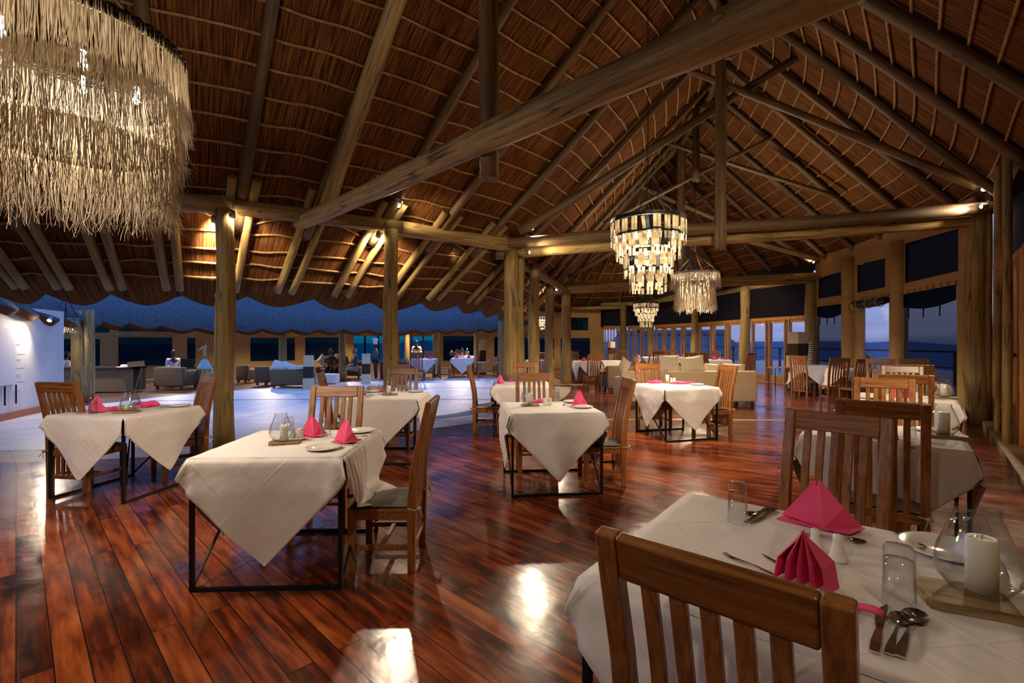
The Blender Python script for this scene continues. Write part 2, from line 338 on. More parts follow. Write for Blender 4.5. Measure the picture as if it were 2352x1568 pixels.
# floor boards: board direction turns with the curve of the building
def floor_mat():
    m = mat('red_varnished_boards', (.2,.05,.02), .2, spec=.6); b = m.node_tree.nodes['Principled BSDF']
    t = nd(m, 'ShaderNodeTexCoord'); sp = nd(m, 'ShaderNodeSeparateXYZ'); lk(m, t.outputs['Object'], sp.inputs[0])
    def mth(op, a, b_=None):
        n = nd(m, 'ShaderNodeMath', operation=op)
        for i, x in enumerate((a, b_)):
            if x is None: continue
            if isinstance(x, (int, float)): n.inputs[i].default_value = x
            else: lk(m, x, n.inputs[i])
        return n.outputs[0]
    dx = mth('ADD', sp.outputs[0], 8.0); dy = mth('ADD', sp.outputs[1], -16.0)
    ang = mth('ARCTAN2', dy, dx)
    z1 = mth('GREATER_THAN', ang, R(-47)); z2 = mth('GREATER_THAN', ang, R(-15))
    rot = mth('ADD', mth('ADD', R(-44), mth('MULTIPLY', z1, R(15))), mth('MULTIPLY', z2, R(25)))
    rv = nd(m, 'ShaderNodeVectorRotate', rotation_type='Z_AXIS'); lk(m, t.outputs['Object'], rv.inputs['Vector']); lk(m, mth('MULTIPLY', rot, -1.0), rv.inputs['Angle'])
    br = nd(m, 'ShaderNodeTexBrick'); br.offset = .37; br.offset_frequency = 2; br.inputs['Scale'].default_value = 1
    br.inputs['Brick Width'].default_value = 2.3; br.inputs['Row Height'].default_value = .125; br.inputs['Mortar Size'].default_value = .0032; br.inputs['Mortar Smooth'].default_value = .3
    br.inputs['Color1'].default_value = (0,0,0,1); br.inputs['Color2'].default_value = (1,1,1,1); br.inputs['Mortar'].default_value = (.5,.5,.5,1); br.inputs['Bias'].default_value = 0
    lk(m, rv.outputs[0], br.inputs['Vector'])
    mp = nd(m, 'ShaderNodeMapping'); mp.inputs['Scale'].default_value = (1.1, 9, 1); lk(m, rv.outputs[0], mp.inputs[0])
    # shift the grain per board
    sc = nd(m, 'ShaderNodeVectorMath', operation='SCALE'); lk(m, br.outputs['Color'], sc.inputs[0]); sc.inputs['Scale'].default_value = 23
    ad = nd(m, 'ShaderNodeVectorMath', operation='ADD'); lk(m, mp.outputs[0], ad.inputs[0]); lk(m, sc.outputs[0], ad.inputs[1])
    n1 = nd(m, 'ShaderNodeTexNoise'); n1.inputs['Scale'].default_value = 2.2; n1.inputs['Detail'].default_value = 5; n1.inputs['Roughness'].default_value = .52; lk(m, ad.outputs[0], n1.inputs[0])
    n2 = nd(m, 'ShaderNodeTexNoise'); n2.inputs['Scale'].default_value = 1.7; n2.inputs['Detail'].default_value = 4; lk(m, t.outputs['Object'], n2.inputs[0])
    bw = nd(m, 'ShaderNodeSeparateColor'); lk(m, br.outputs['Color'], bw.inputs[0])
    s = mth('ADD', mth('MULTIPLY', n1.outputs[0], .62), mth('ADD', mth('MULTIPLY', n2.outputs[0], .30), mth('MULTIPLY', bw.outputs[0], .16)))
    r = ramp(m, s, [(.36,(.012,.005,.003)),(.47,(.075,.014,.005)),(.55,(.165,.032,.009)),(.64,(.26,.060,.014)),(.76,(.36,.105,.028))])
    mix = nd(m, 'ShaderNodeMixRGB'); lk(m, br.outputs['Fac'], mix.inputs[0]); lk(m, r.outputs[0], mix.inputs[1]); mix.inputs[2].default_value = (.012,.005,.003,1)
    lk(m, mix.outputs[0], b.inputs['Base Color'])
    rr = nd(m, 'ShaderNodeMapRange'); lk(m, n2.outputs[0], rr.inputs[0]); rr.inputs[1].default_value = .3; rr.inputs[2].default_value = .7; rr.inputs[3].default_value = .13; rr.inputs[4].default_value = .27
    lk(m, rr.outputs[0], b.inputs['Roughness'])
    inv = mth('SUBTRACT', 1.0, br.outputs['Fac'])
    p = bump(m, inv, .8, .004); n3 = nd(m, 'ShaderNodeTexNoise'); n3.inputs['Scale'].default_value = 7; n3.inputs['Detail'].default_value = 6; lk(m, rv.outputs[0], n3.inputs[0])
    bump(m, n3.outputs[0], .22, .012, p)
    return m
M['floor'] = floor_mat()
def tiles(name, c1, c2, mortar, w=.4, h=.4, rough=.5, off=0, ms=.008, noise=.5, rot=0):
    m = mat(name, c1, rough); b = m.node_tree.nodes['Principled BSDF']; t = nd(m, 'ShaderNodeTexCoord'); mp = nd(m, 'ShaderNodeMapping'); mp.inputs['Rotation'].default_value = (0,0,rot)
    lk(m, t.outputs['Object'], mp.inputs[0]); br = nd(m, 'ShaderNodeTexBrick'); br.offset = off; br.inputs['Scale'].default_value = 1
    br.inputs['Brick Width'].default_value = w; br.inputs['Row Height'].default_value = h; br.inputs['Mortar Size'].default_value = ms
    br.inputs['Color1'].default_value = (*c1,1); br.inputs['Color2'].default_value = (*c2,1); br.inputs['Mortar'].default_value = (*mortar,1); lk(m, mp.outputs[0], br.inputs['Vector'])
    n = nd(m, 'ShaderNodeTexNoise'); n.inputs['Scale'].default_value = 1.1; n.inputs['Detail'].default_value = 5; lk(m, t.outputs['Object'], n.inputs[0])
    r = ramp(m, n.outputs[0], [(.3,(1-noise,)*3),(.7,(1,1,1))]); mx = nd(m, 'ShaderNodeMixRGB', blend_type='MULTIPLY'); mx.inputs[0].default_value = 1
    lk(m, br.outputs['Color'], mx.inputs[1]); lk(m, r.outputs[0], mx.inputs[2]); lk(m, mx.outputs[0], b.inputs['Base Color']); return m
M['court'] = tiles('courtyard_paving', (.80,.70,.62), (.88,.78,.70), (.52,.47,.45), .45, .45, .45, noise=.25)
M['stone'] = tiles('stone_border', (.46,.36,.25), (.54,.42,.30), (.25,.20,.15), .3, .3, .45, noise=.3, rot=.7)
M['mosaic'] = tiles('chequer_mosaic', (.02,.02,.03), (.65,.62,.58), (.2,.2,.2), .07, .07, .5, noise=.1, ms=.004)
M['greyband'] = mat('slate_band', (.10,.12,.13), .5)
M['palestrip'] = grain('pale_threshold', [(.3,(.42,.24,.08)),(.7,(.58,.36,.14))], (1,9,1), 2, .35, .05)
M['farfloor'] = tiles('red_brown_paving', (.18,.08,.035), (.23,.10,.045), (.08,.04,.02), .35, .35, .35, noise=.4)
def thatch_mat(name, stops, sc=(55,1.3,1), rough=.9, uv=True):
    m = mat(name, stops[0][1], rough, spec=.15); b = m.node_tree.nodes['Principled BSDF']; t = nd(m, 'ShaderNodeTexCoord'); mp = nd(m, 'ShaderNodeMapping'); mp.inputs['Scale'].default_value = sc
    lk(m, t.outputs['UV' if uv else 'Object'], mp.inputs[0]); n = nd(m, 'ShaderNodeTexNoise'); n.inputs['Scale'].default_value = 1.0; n.inputs['Detail'].default_value = 5; n.inputs['Roughness'].default_value = .7
    n.inputs['Distortion'].default_value = .3
    lk(m, mp.outputs[0], n.inputs[0]); r = ramp(m, n.outputs[0], stops); lk(m, r.outputs[0], b.inputs['Base Color']); bump(m, n.outputs[0], 1.0, .03); return m
M['thatch'] = thatch_mat('reed_thatch', [(.36,(.022,.007,.002)),(.47,(.125,.044,.011)),(.57,(.25,.10,.026)),(.70,(.46,.22,.07))])
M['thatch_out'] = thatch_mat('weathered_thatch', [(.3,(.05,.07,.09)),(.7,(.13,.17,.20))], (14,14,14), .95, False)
M['batten'] = grain('thin_lath', [(.3,(.24,.12,.035)),(.6,(.42,.24,.08)),(.8,(.55,.35,.14))], (3,3,3), 3, .6, .3)
M['twine'] = mat('tarred_twine', (.48,.33,.15), .8)
M['sea'] = mat('hazed_distant_plain', (.085,.125,.19), 1, spec=0)  # the blue of distance haze is put into the plain's colour
M['hill'] = mat('distant_hills', (.10,.13,.20), 1, spec=0)

# ------------------------------------------------------------------ plan of the building: three guide curves
KS = [-1,-.5,0,.5,1,1.5,2,2.5,3,3.5,4]
INN = [(-10.2,6.7),(-8.5,6.40),(-6.9,6.42),(-5.05,6.75),(-3.3,7.6),(-1.55,8.85),(0,10.4),(1.15,13.5),(1.75,17.2),(1.7,20.4),(1.2,23.6)]
RDG = [(-10.8,2.4),(-8.6,2.2),(-6.0,2.4),(-3.1,3.1),(-.28,4.7),(2.1,6.9),(4.2,9.6),(5.3,12.7),(5.65,16),(5.5,18),(5.35,19.6)]
OUT = [(-11.5,-3.2),(-8,-3.8),(-4,-3.5),(-.1,-1.7),(2.9,1.8),(5.9,5.4),(8.9,9.15),(10.05,12.8),(10.35,16.2),(9.65,19.4),(9.15,22.8)]
ZI, ZR, ZO = 3.98, 8.35, 4.35
def curve(P, s):
    s = max(-1, min(4, s)); i = min(int((s+1)*2), 9); t = (s+1)*2 - i
    p = [Vector(P[max(0,min(10,j))]) for j in (i-1,i,i+1,i+2)]
    return .5*((2*p[1]) + (-p[0]+p[2])*t + (2*p[0]-5*p[1]+4*p[2]-p[3])*t*t + (-p[0]+3*p[1]-3*p[2]+p[3])*t**3)
EAVE = 1.72
def roofpt(side, s, w, drop=0.0):
    """w: 0 at the ring beam, 1 at the ridge, negative = overhang in metres beyond the beam"""
    P = INN if side == 'L' else OUT; z0 = ZI if side == 'L' else ZO
    a = curve(P, s); r = curve(RDG, s); d = r - a; L = d.length
    if w < 0: q = a + d/L*w; z = z0 + w*(ZR-z0)/L
    else: q = a + d*w; z = z0 + (ZR-z0)*w
    return Vector((q.x, q.y, z - drop))

# ------------------------------------------------------------------ thatch
def scallop(arc, per=1.35, amp=.17):
    t = (arc/per) % 1.0
    return amp*(abs(t-.5)*2)**1.7      # rises to a point at the ends of every bay
def arcs(P, ss):
    L = [0]
    for a, b in zip(ss, ss[1:]): L.append(L[-1] + (curve(P, b)-curve(P, a)).length)
    return L
def thatch(side, s0, s1, name, label):
    ns = 150; ss = [s0 + (s1-s0)*i/ns for i in range(ns+1)]; P = INN if side == 'L' else OUT; A = arcs(P, ss)
    nw = 18; mb = MB(); uv = []
    vs = []
    for i, s in enumerate(ss):
        w0 = -(EAVE - scallop(A[i])) if side == 'L' else -.35
        p0 = roofpt(side, s, w0)
        for j in range(nw+1):
            if j < 5: w = w0*(1-j/5)
            else: w = (j-5)/(nw-5)
            p = roofpt(side, s, w)
            vs.append(p); uv.append((A[i], (p-p0).length))
    fs = []
    for i in range(ns):
        for j in range(nw):
            a = i*(nw+1)+j; q = (a, a+1, a+nw+2, a+nw+1); fs.append(q if side == 'L' else q[::-1])
    mb.add(vs, fs, 0, True)
    o = mb.build(name, [M['thatch_out'], M['thatch']], uvs=uv)
    md = o.modifiers.new('thickness', 'SOLIDIFY'); md.thickness = .22; md.offset = 1; md.material_offset = 1; md.material_offset_rim = 0
    struct(o, label, 'ceiling'); return o, ss, A
def orient(o):
    pass
ceilL, ssL, AL = thatch('L', -1, 3.98, 'ceiling', 'reed thatch underside of the roof slope toward the courtyard')
ceilR, ssR, AR = thatch('R', -1, 3.98, 'ceiling', 'reed thatch underside of the roof slope over the outer windows')
# hipped end
APEX = Vector((RDG[-1][0], RDG[-1][1], ZR))
HIP = [(1.2,23.6,ZI),(1.9,25.6,3.7),(3.4,27.6,3.7),(5.4,28.6,3.75),(7.2,28.0,3.8),(8.6,25.8,3.95),(9.2,23.0,ZO)]
def hip_pt(k, w):
    i = min(int(k), len(HIP)-2); t = k - i; a = Vector(HIP[i])*(1-t) + Vector(HIP[i+1])*t
    if w < 0: return a + (a-APEX).normalized()*(-w)
    return a*(1-w) + APEX*w
mb = MB(); uv = []; NK = 36; NW = 12
for i in range(NK+1):
    k = 6*i/NK
    for j in range(NW+1):
        w = -.9 if j == 0 else (j-1)/(NW-1); p = hip_pt(k, w); mb.v.append(tuple(p)); uv.append((i*.35, j*.6))
for i in range(NK):
    for j in range(NW): a = i*(NW+1)+j; mb.f.append((a, a+1, a+NW+2, a+NW+1)); mb.m.append(0); mb.sm.append(True)
ceilH = mb.build('ceiling', [M['thatch_out'], M['thatch']], uvs=uv)
md = ceilH.modifiers.new('thickness', 'SOLIDIFY'); md.thickness = .22; md.offset = 1; md.material_offset = 1; md.material_offset_rim = 0
struct(ceilH, 'reed thatch underside of the hipped far end of the roof', 'ceiling')

# laths (battens) tied across the rafters; one wavy pole row each
def batten_row(ceil, side, w, s0, s1, stitch=True, skew=0.0, r=.019):
    n = int(14*(s1-s0)*2)+2; pts = []; mb = MB(); ph = random.uniform(0,6)
    for i in range(n+1):
        s = s0 + (s1-s0)*i/n; p = roofpt(side, s, w + skew*(i/n-.5), .035 + .006*sin(i*1.3+ph)); p.z += .012*sin(i*.9+ph); pts.append(p)
    mb.tube(pts, r, 6, 0)
    if stitch:
        L = 0
        for i in range(n):
            a, b = pts[i], pts[i+1]; d = b-a; m_ = max(1, int(d.length/.16))
            for k in range(m_):
                c = a + d*((k+.3*random.random())/m_); t = d.normalized(); u = t.cross(Vector((0,0,1))).normalized(); v = u.cross(t)
                ring = [c + t*.012*sin(q) + (u*cos(q) + v*sin(q))*(r+.006) for q in [2*pi*x/6 for x in range(6)]]
                for x in range(6):
                    p, q2 = ring[x], ring[(x+1) % 6]
                    mb.add([p-t*.0035, p+t*.0035, q2+t*.0035, q2-t*.0035], [(0,1,2,3)], 1)
    return mb.build('lath', [M['batten'], M['twine']], ceil)
rowsL = [i*.062+.03 for i in range(15)]
for i, w in enumerate(rowsL): batten_row(ceilL, 'L', w, -1, 3.9, True)
for w, sk in ((-.12,.0),(-.33,.0),(-.62,.0),(-.85,.0),(-1.05,.0),(-1.25,.0)): batten_row(ceilL, 'L', w, -1, 3.6, True, r=.018)
# short skewed laths fanning between the rafters just below the beam
for i in range(11):
    s0 = -.55 + .27*i
    for q, (a, b) in enumerate(((-.2,-.42),(-.28,-.5))):
        if i % 2: a, b = b, a
        mb = MB(); mb.tube([roofpt('L', s0+.03+.2*t/4, a+(b-a)*t/4, .055) for t in range(5)], .017, 6); mb.build('lath', M['batten'], ceilL)
for i in range(15): batten_row(ceilR, 'R', i*.064+.02, -.2, 3.9, True)
for j in range(1, 12):
    w = j*.08; mb = MB(); pts = [hip_pt(6*i/30, w) - Vector((0,0,.04)) for i in range(31)]; mb.tube(pts, .02, 5); mb.build('lath', M['batten'], ceilH)

# ------------------------------------------------------------------ logs
def log_mesh(p0, p1, r0, r1, seg=None, n=12, wob=.25, knots=3):
    p0 = Vector(p0); p1 = Vector(p1); L = (p1-p0).length; seg = seg or max(4, int(L/.3)); mb = MB(); pts = []; rs = []
    a, b, c, d = [random.uniform(0,6) for _ in range(4)]
    for i in range(seg+1):
        t = i/seg; rr = r0+(r1-r0)*t
        pts.append((wob*r0*sin(t*L*.9+a)*sin(pi*t), wob*r0*sin(t*L*.7+b)*sin(pi*t), t*L)); rs.append(rr*(1+.05*sin(t*L*3+c)))
    mb.tube(pts, rs, n)
    for _ in range(knots):
        t = random.random(); i = min(seg, int(t*seg)); ang = random.uniform(0, 2*pi); q = Vector(pts[i]); rr = rs[i]
        mb.ball(q + Vector((cos(ang)*rr*.93, sin(ang)*rr*.93, 0)), rr*.22, 6, 4, sc=(1,1,1.6))
    return mb, p0, p1
def log(name, p0, p1, r0, r1=None, label=None, group=None, cat='log', wob=.25, n=12, parent=None, matl=None, knots=3):
    mb, p0, p1 = log_mesh(p0, p1, r0, r1 or r0, n=n, wob=wob, knots=knots)
    o = mb.build(name, matl or M['pole'], parent); o.location = p0; o.rotation_euler = (p1-p0).to_track_quat('Z', 'Y').to_euler()
    if label: tag(o, label, cat, group)
    return o

# rafters, slope above the courtyard side
def pt_off(p, q, t): return p + (q-p)*t
ORD = ['first','second','third','fourth','fifth','sixth','seventh','eighth','ninth','tenth','eleventh','twelfth','thirteenth','fourteenth','fifteenth','sixteenth','seventeenth','eighteenth','nineteenth']
i = 0
SR = [-.83 + .27*k for k in range(18)]
for si, s in enumerate(SR):
    a = roofpt('L', s, -.5, .14); b = roofpt('L', s, .985, .14)
    log('roof_rafter', a, b, .085, .065, 'long log rafter under the courtyard roof slope, %s from the far left' % ORD[si], 'rafters of the courtyard slope', 'rafter', knots=4, matl=M['pole_shaded'])
    for ds in (-.04, .04):
        if s > 2.2 and ds < 0: continue
        a = roofpt('L', s+ds*.8, -1.36, .13); b = roofpt('L', s+ds*1.0, .03, .15)
        log('eave_strut', a, b, .062, .068, 'short log eave strut, %s of the %s pair from the far left' % ('left' if ds < 0 else 'right', ORD[si]), 'eave struts above the courtyard', 'strut', knots=2)
for k in range(18):
    s = .25 + .205*k
    a = roofpt('R', s, -.2, .14); b = roofpt('R', s, .985, .14)
    log('roof_rafter', a, b, .085, .065, 'long log rafter under the window side roof slope, %s from the viewer' % ORD[k], 'rafters of the outer slope', 'rafter', knots=4, matl=M['pole_shaded'])
for k in range(13):
    a = hip_pt(k*.5, -.3) - Vector((0,0,.14)); b = hip_pt(k*.5, .95) - Vector((0,0,.14))
    log('roof_rafter', a, b, .085, .06, 'log rafter fanning down from the far roof peak, %s from the left' % ORD[k], 'rafters of the hipped far end', 'rafter', matl=M['pole_shaded'])
# ridge pole
for k, (a, b) in enumerate(zip([-.5,0,.5,1,1.5,2,2.5,3,3.5], [0,.5,1,1.5,2,2.5,3,3.5,4])):
    p, q = curve(RDG, a), curve(RDG, b)
    log('ridge_pole', (p.x,p.y,ZR-.22), (q.x,q.y,ZR-.22), .09, .09, 'pale log running under the roof ridge, %s length from the far left' % ORD[k], 'ridge poles', 'ridge pole', matl=M['pole_shaded'])

# posts along the courtyard
def P2(x, y, z): return Vector((x, y, z))
POSTS = [
 ('thick log post between the front left table and the left table', (-4.28,7.12), 3.5, .135),
 ('pale log post behind the table with the carafe, lamp at its head', (-2.13,8.45), 3.52, .13),
 ('log post carrying the corner where two ring beams meet, behind the centre tables', (-.02,10.35), 3.5, .16),
 ('second log of the paired post behind the centre tables', (.17,10.45), 3.4, .11),
 ('greenish slim log post just right of the paired corner post', (.56,12.0), 3.5, .135),
 ('brown log post left of the knotty post by the back step', (1.2,15.2), 3.4, .14),
 ('pale knotty log post with a bulge low down at the back step', (1.93,17.2), 3.38, .17)]
for lab, (x, y), h, r in POSTS:
    o = log('log_post', (x,y,0), (x,y,h), r*1.05, r*.92, lab, None, 'post', wob=.18, n=16, knots=5)
# ring beam
def beam(p0, p1, r0, r1, lab, group=None): return log('ring_beam', p0, p1, r0, r1, lab, group, 'beam', wob=.12, n=16, knots=3)
beam(P2(-4.28,7.1,3.53)+P2(-4.6,-.75,0), P2(-4.15,7.2,3.6), .12, .13, 'ring beam running out of view behind the big fringed lamp')
beam(P2(-4.75,6.86,3.56), P2(-2.0,8.62,3.60), .12, .13, 'ring beam over the thick left post and the pale post')
beam(P2(-2.3,8.42,3.60), P2(.15,10.45,3.63), .13, .15, 'ring beam from the pale post to the corner post')
beam(P2(-.25,10.3,3.48), P2(2.0,17.35,3.40), .10, .12, 'ring beam running back from the corner post to the knotty post')
beam(P2(1.9,17.1,3.52), P2(1.25,23.6,3.5), .11, .11, 'ring beam from the knotty post toward the far end')
for a, b in ((0,2),(2,4),(4,6)):
    p, q = Vector(HIP[a]), Vector(HIP[b]); p = p.copy(); q = q.copy(); p.z -= .25; q.z -= .25
    beam(p, q, .11, .11, 'ring beam under the hipped far end of the roof', 'ring beams of the hipped end')
# trusses
K1 = Vector((-.28,4.75)); K2 = Vector((4.12,9.45)); K3 = Vector((5.65,16))
def king(K, z0, lab, r=.10, z1=ZR-.1): log('king_post', (K.x,K.y,z0), (K.x,K.y,z1), r*1.05, r, lab, None, 'post', wob=.12, n=16, matl=M['pole_shaded'])
king(K1 + Vector((.05,.10)), 3.19, 'hanging king post of the nearest roof truss, cut end in the air', .095)
king(K2 + Vector((0,.02)), 3.36, 'hanging king post crossing the double tie beam', .105)
king(K3, 3.4, 'slim hanging king post behind the round fringed lamp', .13)
king(Vector((5.0,13.0)), 5.9, 'dark red king post stub high in the roof between two trusses', .09)
log('tie_beam', (-3.52,7.92,3.5), (2.85,1.55,3.52), .115, .145, 'great pale log tie beam crossing the upper view diagonally', None, 'beam', wob=.1, n=20, knots=6)
log('truss_brace', (-3.05,7.75,3.6), (.75,2.75,7.55), .11, .10, 'pale straight log brace rising from the ring beam to the upper left roof', None, 'brace', wob=.1, n=16)
for dz, dy, lab in ((.0,-.16,'upper log of the double tie beam across the middle of the hall'), (-.16,.16,'lower log of the double tie beam across the middle of the hall')):
    log('tie_beam', (-.35,10.35+dy,3.62+dz), (9.0,8.95+dy,4.02+dz), .115, .12, lab, None, 'beam', wob=.15, n=16, matl=M['pole_shaded'] if dz == 0 else None)
log('truss_brace', (8.75,8.85,4.35), (2.55,9.75,7.5), .085, .06, 'red brown log brace rising left from the right hand post to the roof', None, 'brace', wob=.12, matl=M['pole_shaded'])
log('truss_brace', (.15,10.1,3.85), (6.2,9.4,7.5), .10, .075, 'log brace rising right from the corner post to the roof', None, 'brace', wob=.12, matl=M['pole_shaded'])
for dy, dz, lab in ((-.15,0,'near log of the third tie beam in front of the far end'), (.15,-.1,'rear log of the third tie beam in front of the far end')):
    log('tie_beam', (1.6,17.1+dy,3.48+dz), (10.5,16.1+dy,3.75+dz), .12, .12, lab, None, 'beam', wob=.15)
log('truss_brace', (10.2,16.0,4.2), (3.6,16.4,7.2), .09, .07, 'log brace rising left over the third tie beam', None, 'brace', matl=M['pole_shaded'])
log('truss_brace', (2.0,16.9,3.8), (8.0,16.3,7.3), .09, .07, 'log brace rising right over the third tie beam', None, 'brace', matl=M['pole_shaded'])
log('truss_brace', (2.6,13.6,4.9), (7.2,12.6,7.1), .06, .05, 'thin pole brace rising right high between two trusses', None, 'brace', matl=M['pole_shaded'])
log('truss_brace', (8.4,12.4,5.3), (3.9,13.5,7.3), .06, .05, 'thin pole brace rising left high between two trusses', None, 'brace', matl=M['pole_shaded'])
log('wind_brace', (3.2,20.5,4.8), (5.5,18.4,7.2), .07, .06, 'pole rising to the far peak from the courtyard side', None, 'brace')
log('wind_brace', (8.3,20.8,5.0), (5.5,18.4,7.2), .07, .06, 'pole rising to the far peak from the window side', None, 'brace')
for (p, q, lab) in (((9.75,15.6,4.15),(7.9,15.9,5.5),'short bright strut above the lamp at the end of the window wall'), ((9.85,15.4,4.2),(6.5,16.2,5.3),'long pale strut ending at the lamp at the end of the window wall')):
    log('lamp_strut', p, q, .09, .07, lab, None, 'strut')

# ------------------------------------------------------------------ floors
def poly_floor(name, pts, z, m, lab, cat='floor'):
    mb = MB(); n = len(pts); mb.add([(x,y,z) for x,y in pts] , [tuple(range(n))]); o = mb.build(name, m); return struct(o, lab, cat)
CO = Vector((-8,16))
def ring_pts(P, off, s0=-1, s1=4, n=60):
    out = []
    for i in range(n+1):
        s = s0+(s1-s0)*i/n; a = curve(P, s); r = curve(RDG, s); d = (r-a).normalized(); q = a + d*off; out.append((q.x, q.y))
    return out
base = poly_floor('floor', [(-40,-8),(24,-8),(24,40),(-40,40)], -.03, M['farfloor'], 'red brown paving of the far lounge')
def strip(name, A, B, z, m, lab, t=.03):
    mb = MB(); n = len(A); vs = [(x,y,z) for x,y in A] + [(x,y,z) for x,y in B]
    mb.add(vs, [(i, i+1, n+i+1, n+i) for i in range(n-1)]); o = mb.build(name, m); return struct(o, lab, 'floor')
woodin = ring_pts(INN, .35, -1, 4)
# wood boards between a line inside the posts and the outer wall
outl = ring_pts(OUT, -.8, -1, 4)
w_o = strip('floor', outl, woodin, 0, M['floor'], 'glossy red brown board floor of the dining hall')
mb = MB(); mb.add([(1.0,23.4,0),(9.9,22.8,0),(10.5,32,0),(-4,32,0)], [(0,1,2,3)]); struct(mb.build('floor', M['floor']), 'board floor at the far end of the hall', 'floor')
st_in = ring_pts(INN, -.35, -1, 2.9)
strip('floor', ring_pts(INN, .35, -1, 2.9), st_in, .001, M['stone'], 'warm stone border between boards and courtyard')
strip('trim_1', st_in, ring_pts(INN, -.43, -1, 2.9), .002, M['mosaic'], 'black and white chequer band round the courtyard')
strip('trim_2', ring_pts(INN, -.43, -1, 2.9), ring_pts(INN, -.95, -1, 2.9), .0015, M['greyband'], 'slate band round the courtyard') if False else None
# courtyard paving
FARPOSTS = [(-11.27,12.4,.12),(-10.65,12.05,.11),(-8.3,17.3,.135),(-6.85,19.3,.13),(-3.4,21.3,.14),(-1.62,22.0,.13),(-.45,19.6,.12),(-5.1,23.2,.13)]
cp = ring_pts(INN, -.43, -1, 2.9) + [(1.3,19.5),(-.6,20.6),(-3.3,20.5),(-6.3,18.3),(-8.1,16.2),(-9.7,13.8),(-10.4,11.3),(-10.8,9)]
poly_floor('floor', cp, .0008, M['court'], 'pale paving of the open courtyard lit blue by the dusk sky')
for yy, lab in ((12.45,'near dark drain line across the courtyard'),(15.6,'far dark drain line across the courtyard')):
    mb = MB(); pts = [(-9.4+i*.9, yy + .35*sin(i*.25)) for i in range(11)]
    vs = [(x,y,.003) for x,y in pts] + [(x,y+.13,.003) for x,y in pts]; mb.add(vs, [(i,i+1,11+i+1,11+i) for i in range(10)])
    struct(mb.build('trim_3', M['greyband']), lab, 'drain')
# grey band along the right part of the courtyard edge
A_ = ring_pts(INN, -.55, 1.45, 2.9, 30); B_ = ring_pts(INN, -1.05, 1.45, 2.9, 30)
strip('trim_4', A_, B_, .004, M['greyband'], 'slate band along the curved edge of the courtyard')
# pale threshold strip across the boards
mb = MB(); pts = [(-.75,9.3),(1.5,9.42),(3.6,9.42),(5.8,9.3),(7.9,8.9)]
vs = [(x,y,.002) for x,y in pts] + [(x,y+.2,.002) for x,y in pts]; mb.add(vs, [(i,i+1,5+i+1,5+i) for i in range(4)])
struct(mb.build('trim_5', M['palestrip']), 'pale timber strip set across the red boards', 'strip')
mb = MB(); mb.box(1.3,17.0,0,5.0,17.12,.03); struct(mb.build('trim_6', M['palestrip']), 'low pale timber edge at the back step', 'strip')

# ------------------------------------------------------------------ land outside
mb = MB(); mb.box(-9000,60,-62,9000,16000,-60); struct(mb.build('ground', M['sea']), 'flat plain far below the terrace, its blue haze painted in', 'land')
mb = MB(); pts = []
N = 60
for i in range(N+1):
    x = -2000 + 9500*i/N; hgt = 25*abs(sin(i*.21+1)) + 12*abs(sin(i*.57)) - 20; pts.append((x, 9000, hgt))
vs = [(x,y,z) for x,y,z in pts] + [(x,y-900,-60) for x,y,z in pts] + [(x,y+900,-60) for x,y,z in pts]
mb.add(vs, [(i,N+1+i,N+2+i,i+1) for i in range(N)] + [(i,i+1,2*N+3+i,2*N+2+i) for i in range(N)], smooth=True)
struct(mb.build('hills', M['hill']), 'low blue hills on the horizon', 'land')
# ------------------------------------------------------------------ outer wall: canvas bays with screened windows
def wall_bay(name, p, q, H0, H1, wins, m=None, lab='', th=.06, sill=None):
    """p,q plan points; wins = list of (a0,a1,z0l,z1l,z0r,z1r) openings; wall built as strips round them"""
    p = Vector(p); q = Vector(q); d = q-p; L = d.length; n = Vector((-d.y, d.x)).normalized()*th/2
    mb = MB()
    xs = sorted({0.0, 1.0} | {w[0] for w in wins} | {w[1] for w in wins})
    def top(t): return H0+(H1-H0)*t
    def panel(a, b, za0, za1, zb0, zb1):
        if max(za1-za0, zb1-zb0) < 1e-4: return
        A = p+d*a; B = p+d*b; vs = []
        for sg in (1,-1):
            for (P_, z) in ((A,za0),(B,zb0),(B,zb1),(A,za1)): vs.append((P_.x+n.x*sg, P_.y+n.y*sg, z))
        mb.add(vs, [(0,1,2,3),(7,6,5,4),(0,4,5,1),(1,5,6,2),(2,6,7,3),(3,7,4,0)])
    for a, b in zip(xs, xs[1:]):
        ws = sorted([w for w in wins if w[0] <= a+1e-6 and w[1] >= b-1e-6], key=lambda w: w[2])
        za = zb = 0
        for w in ws:
            panel(a, b, za, w[2], zb, w[4]); za, zb = w[3], w[5]
        panel(a, b, za, top(a), zb, top(b))
    o = mb.build(name, m or M['canvas']); struct(o, lab, 'wall'); return o
def quadpane(p, q, a0, a1, zs, m, parent=None, name='pane', off=0.0, th=.006):
    p = Vector(p); q = Vector(q); d = q-p; n = Vector((-d.y, d.x)).normalized(); A = p+d*a0+n*off; B = p+d*a1+n*off; t = n*th
    mb = MB(); z0l,z1l,z0r,z1r = zs; vs = []
    for sg in (-.5,.5):
        for P_, z in ((A,z0l),(B,z0r),(B,z1r),(A,z1l)): vs.append((P_.x+t.x*sg,P_.y+t.y*sg,z))
    mb.add(vs, [(0,1,2,3),(7,6,5,4),(0,4,5,1),(1,5,6,2),(2,6,7,3),(3,7,4,0)])
    return mb.build(name, m, parent)
WV = [(8.95,9.25),(9.75,12.0),(10.2,14.4),(10.3,16.2)]
bays = [(WV[0],WV[1],4.35,4.4,'right wall canvas bay nearest the big post'), (WV[1],WV[2],4.4,4.4,'right wall canvas bay with the rolled blind'), (WV[2],WV[3],4.4,4.4,'right wall canvas bay by the glass doors')]
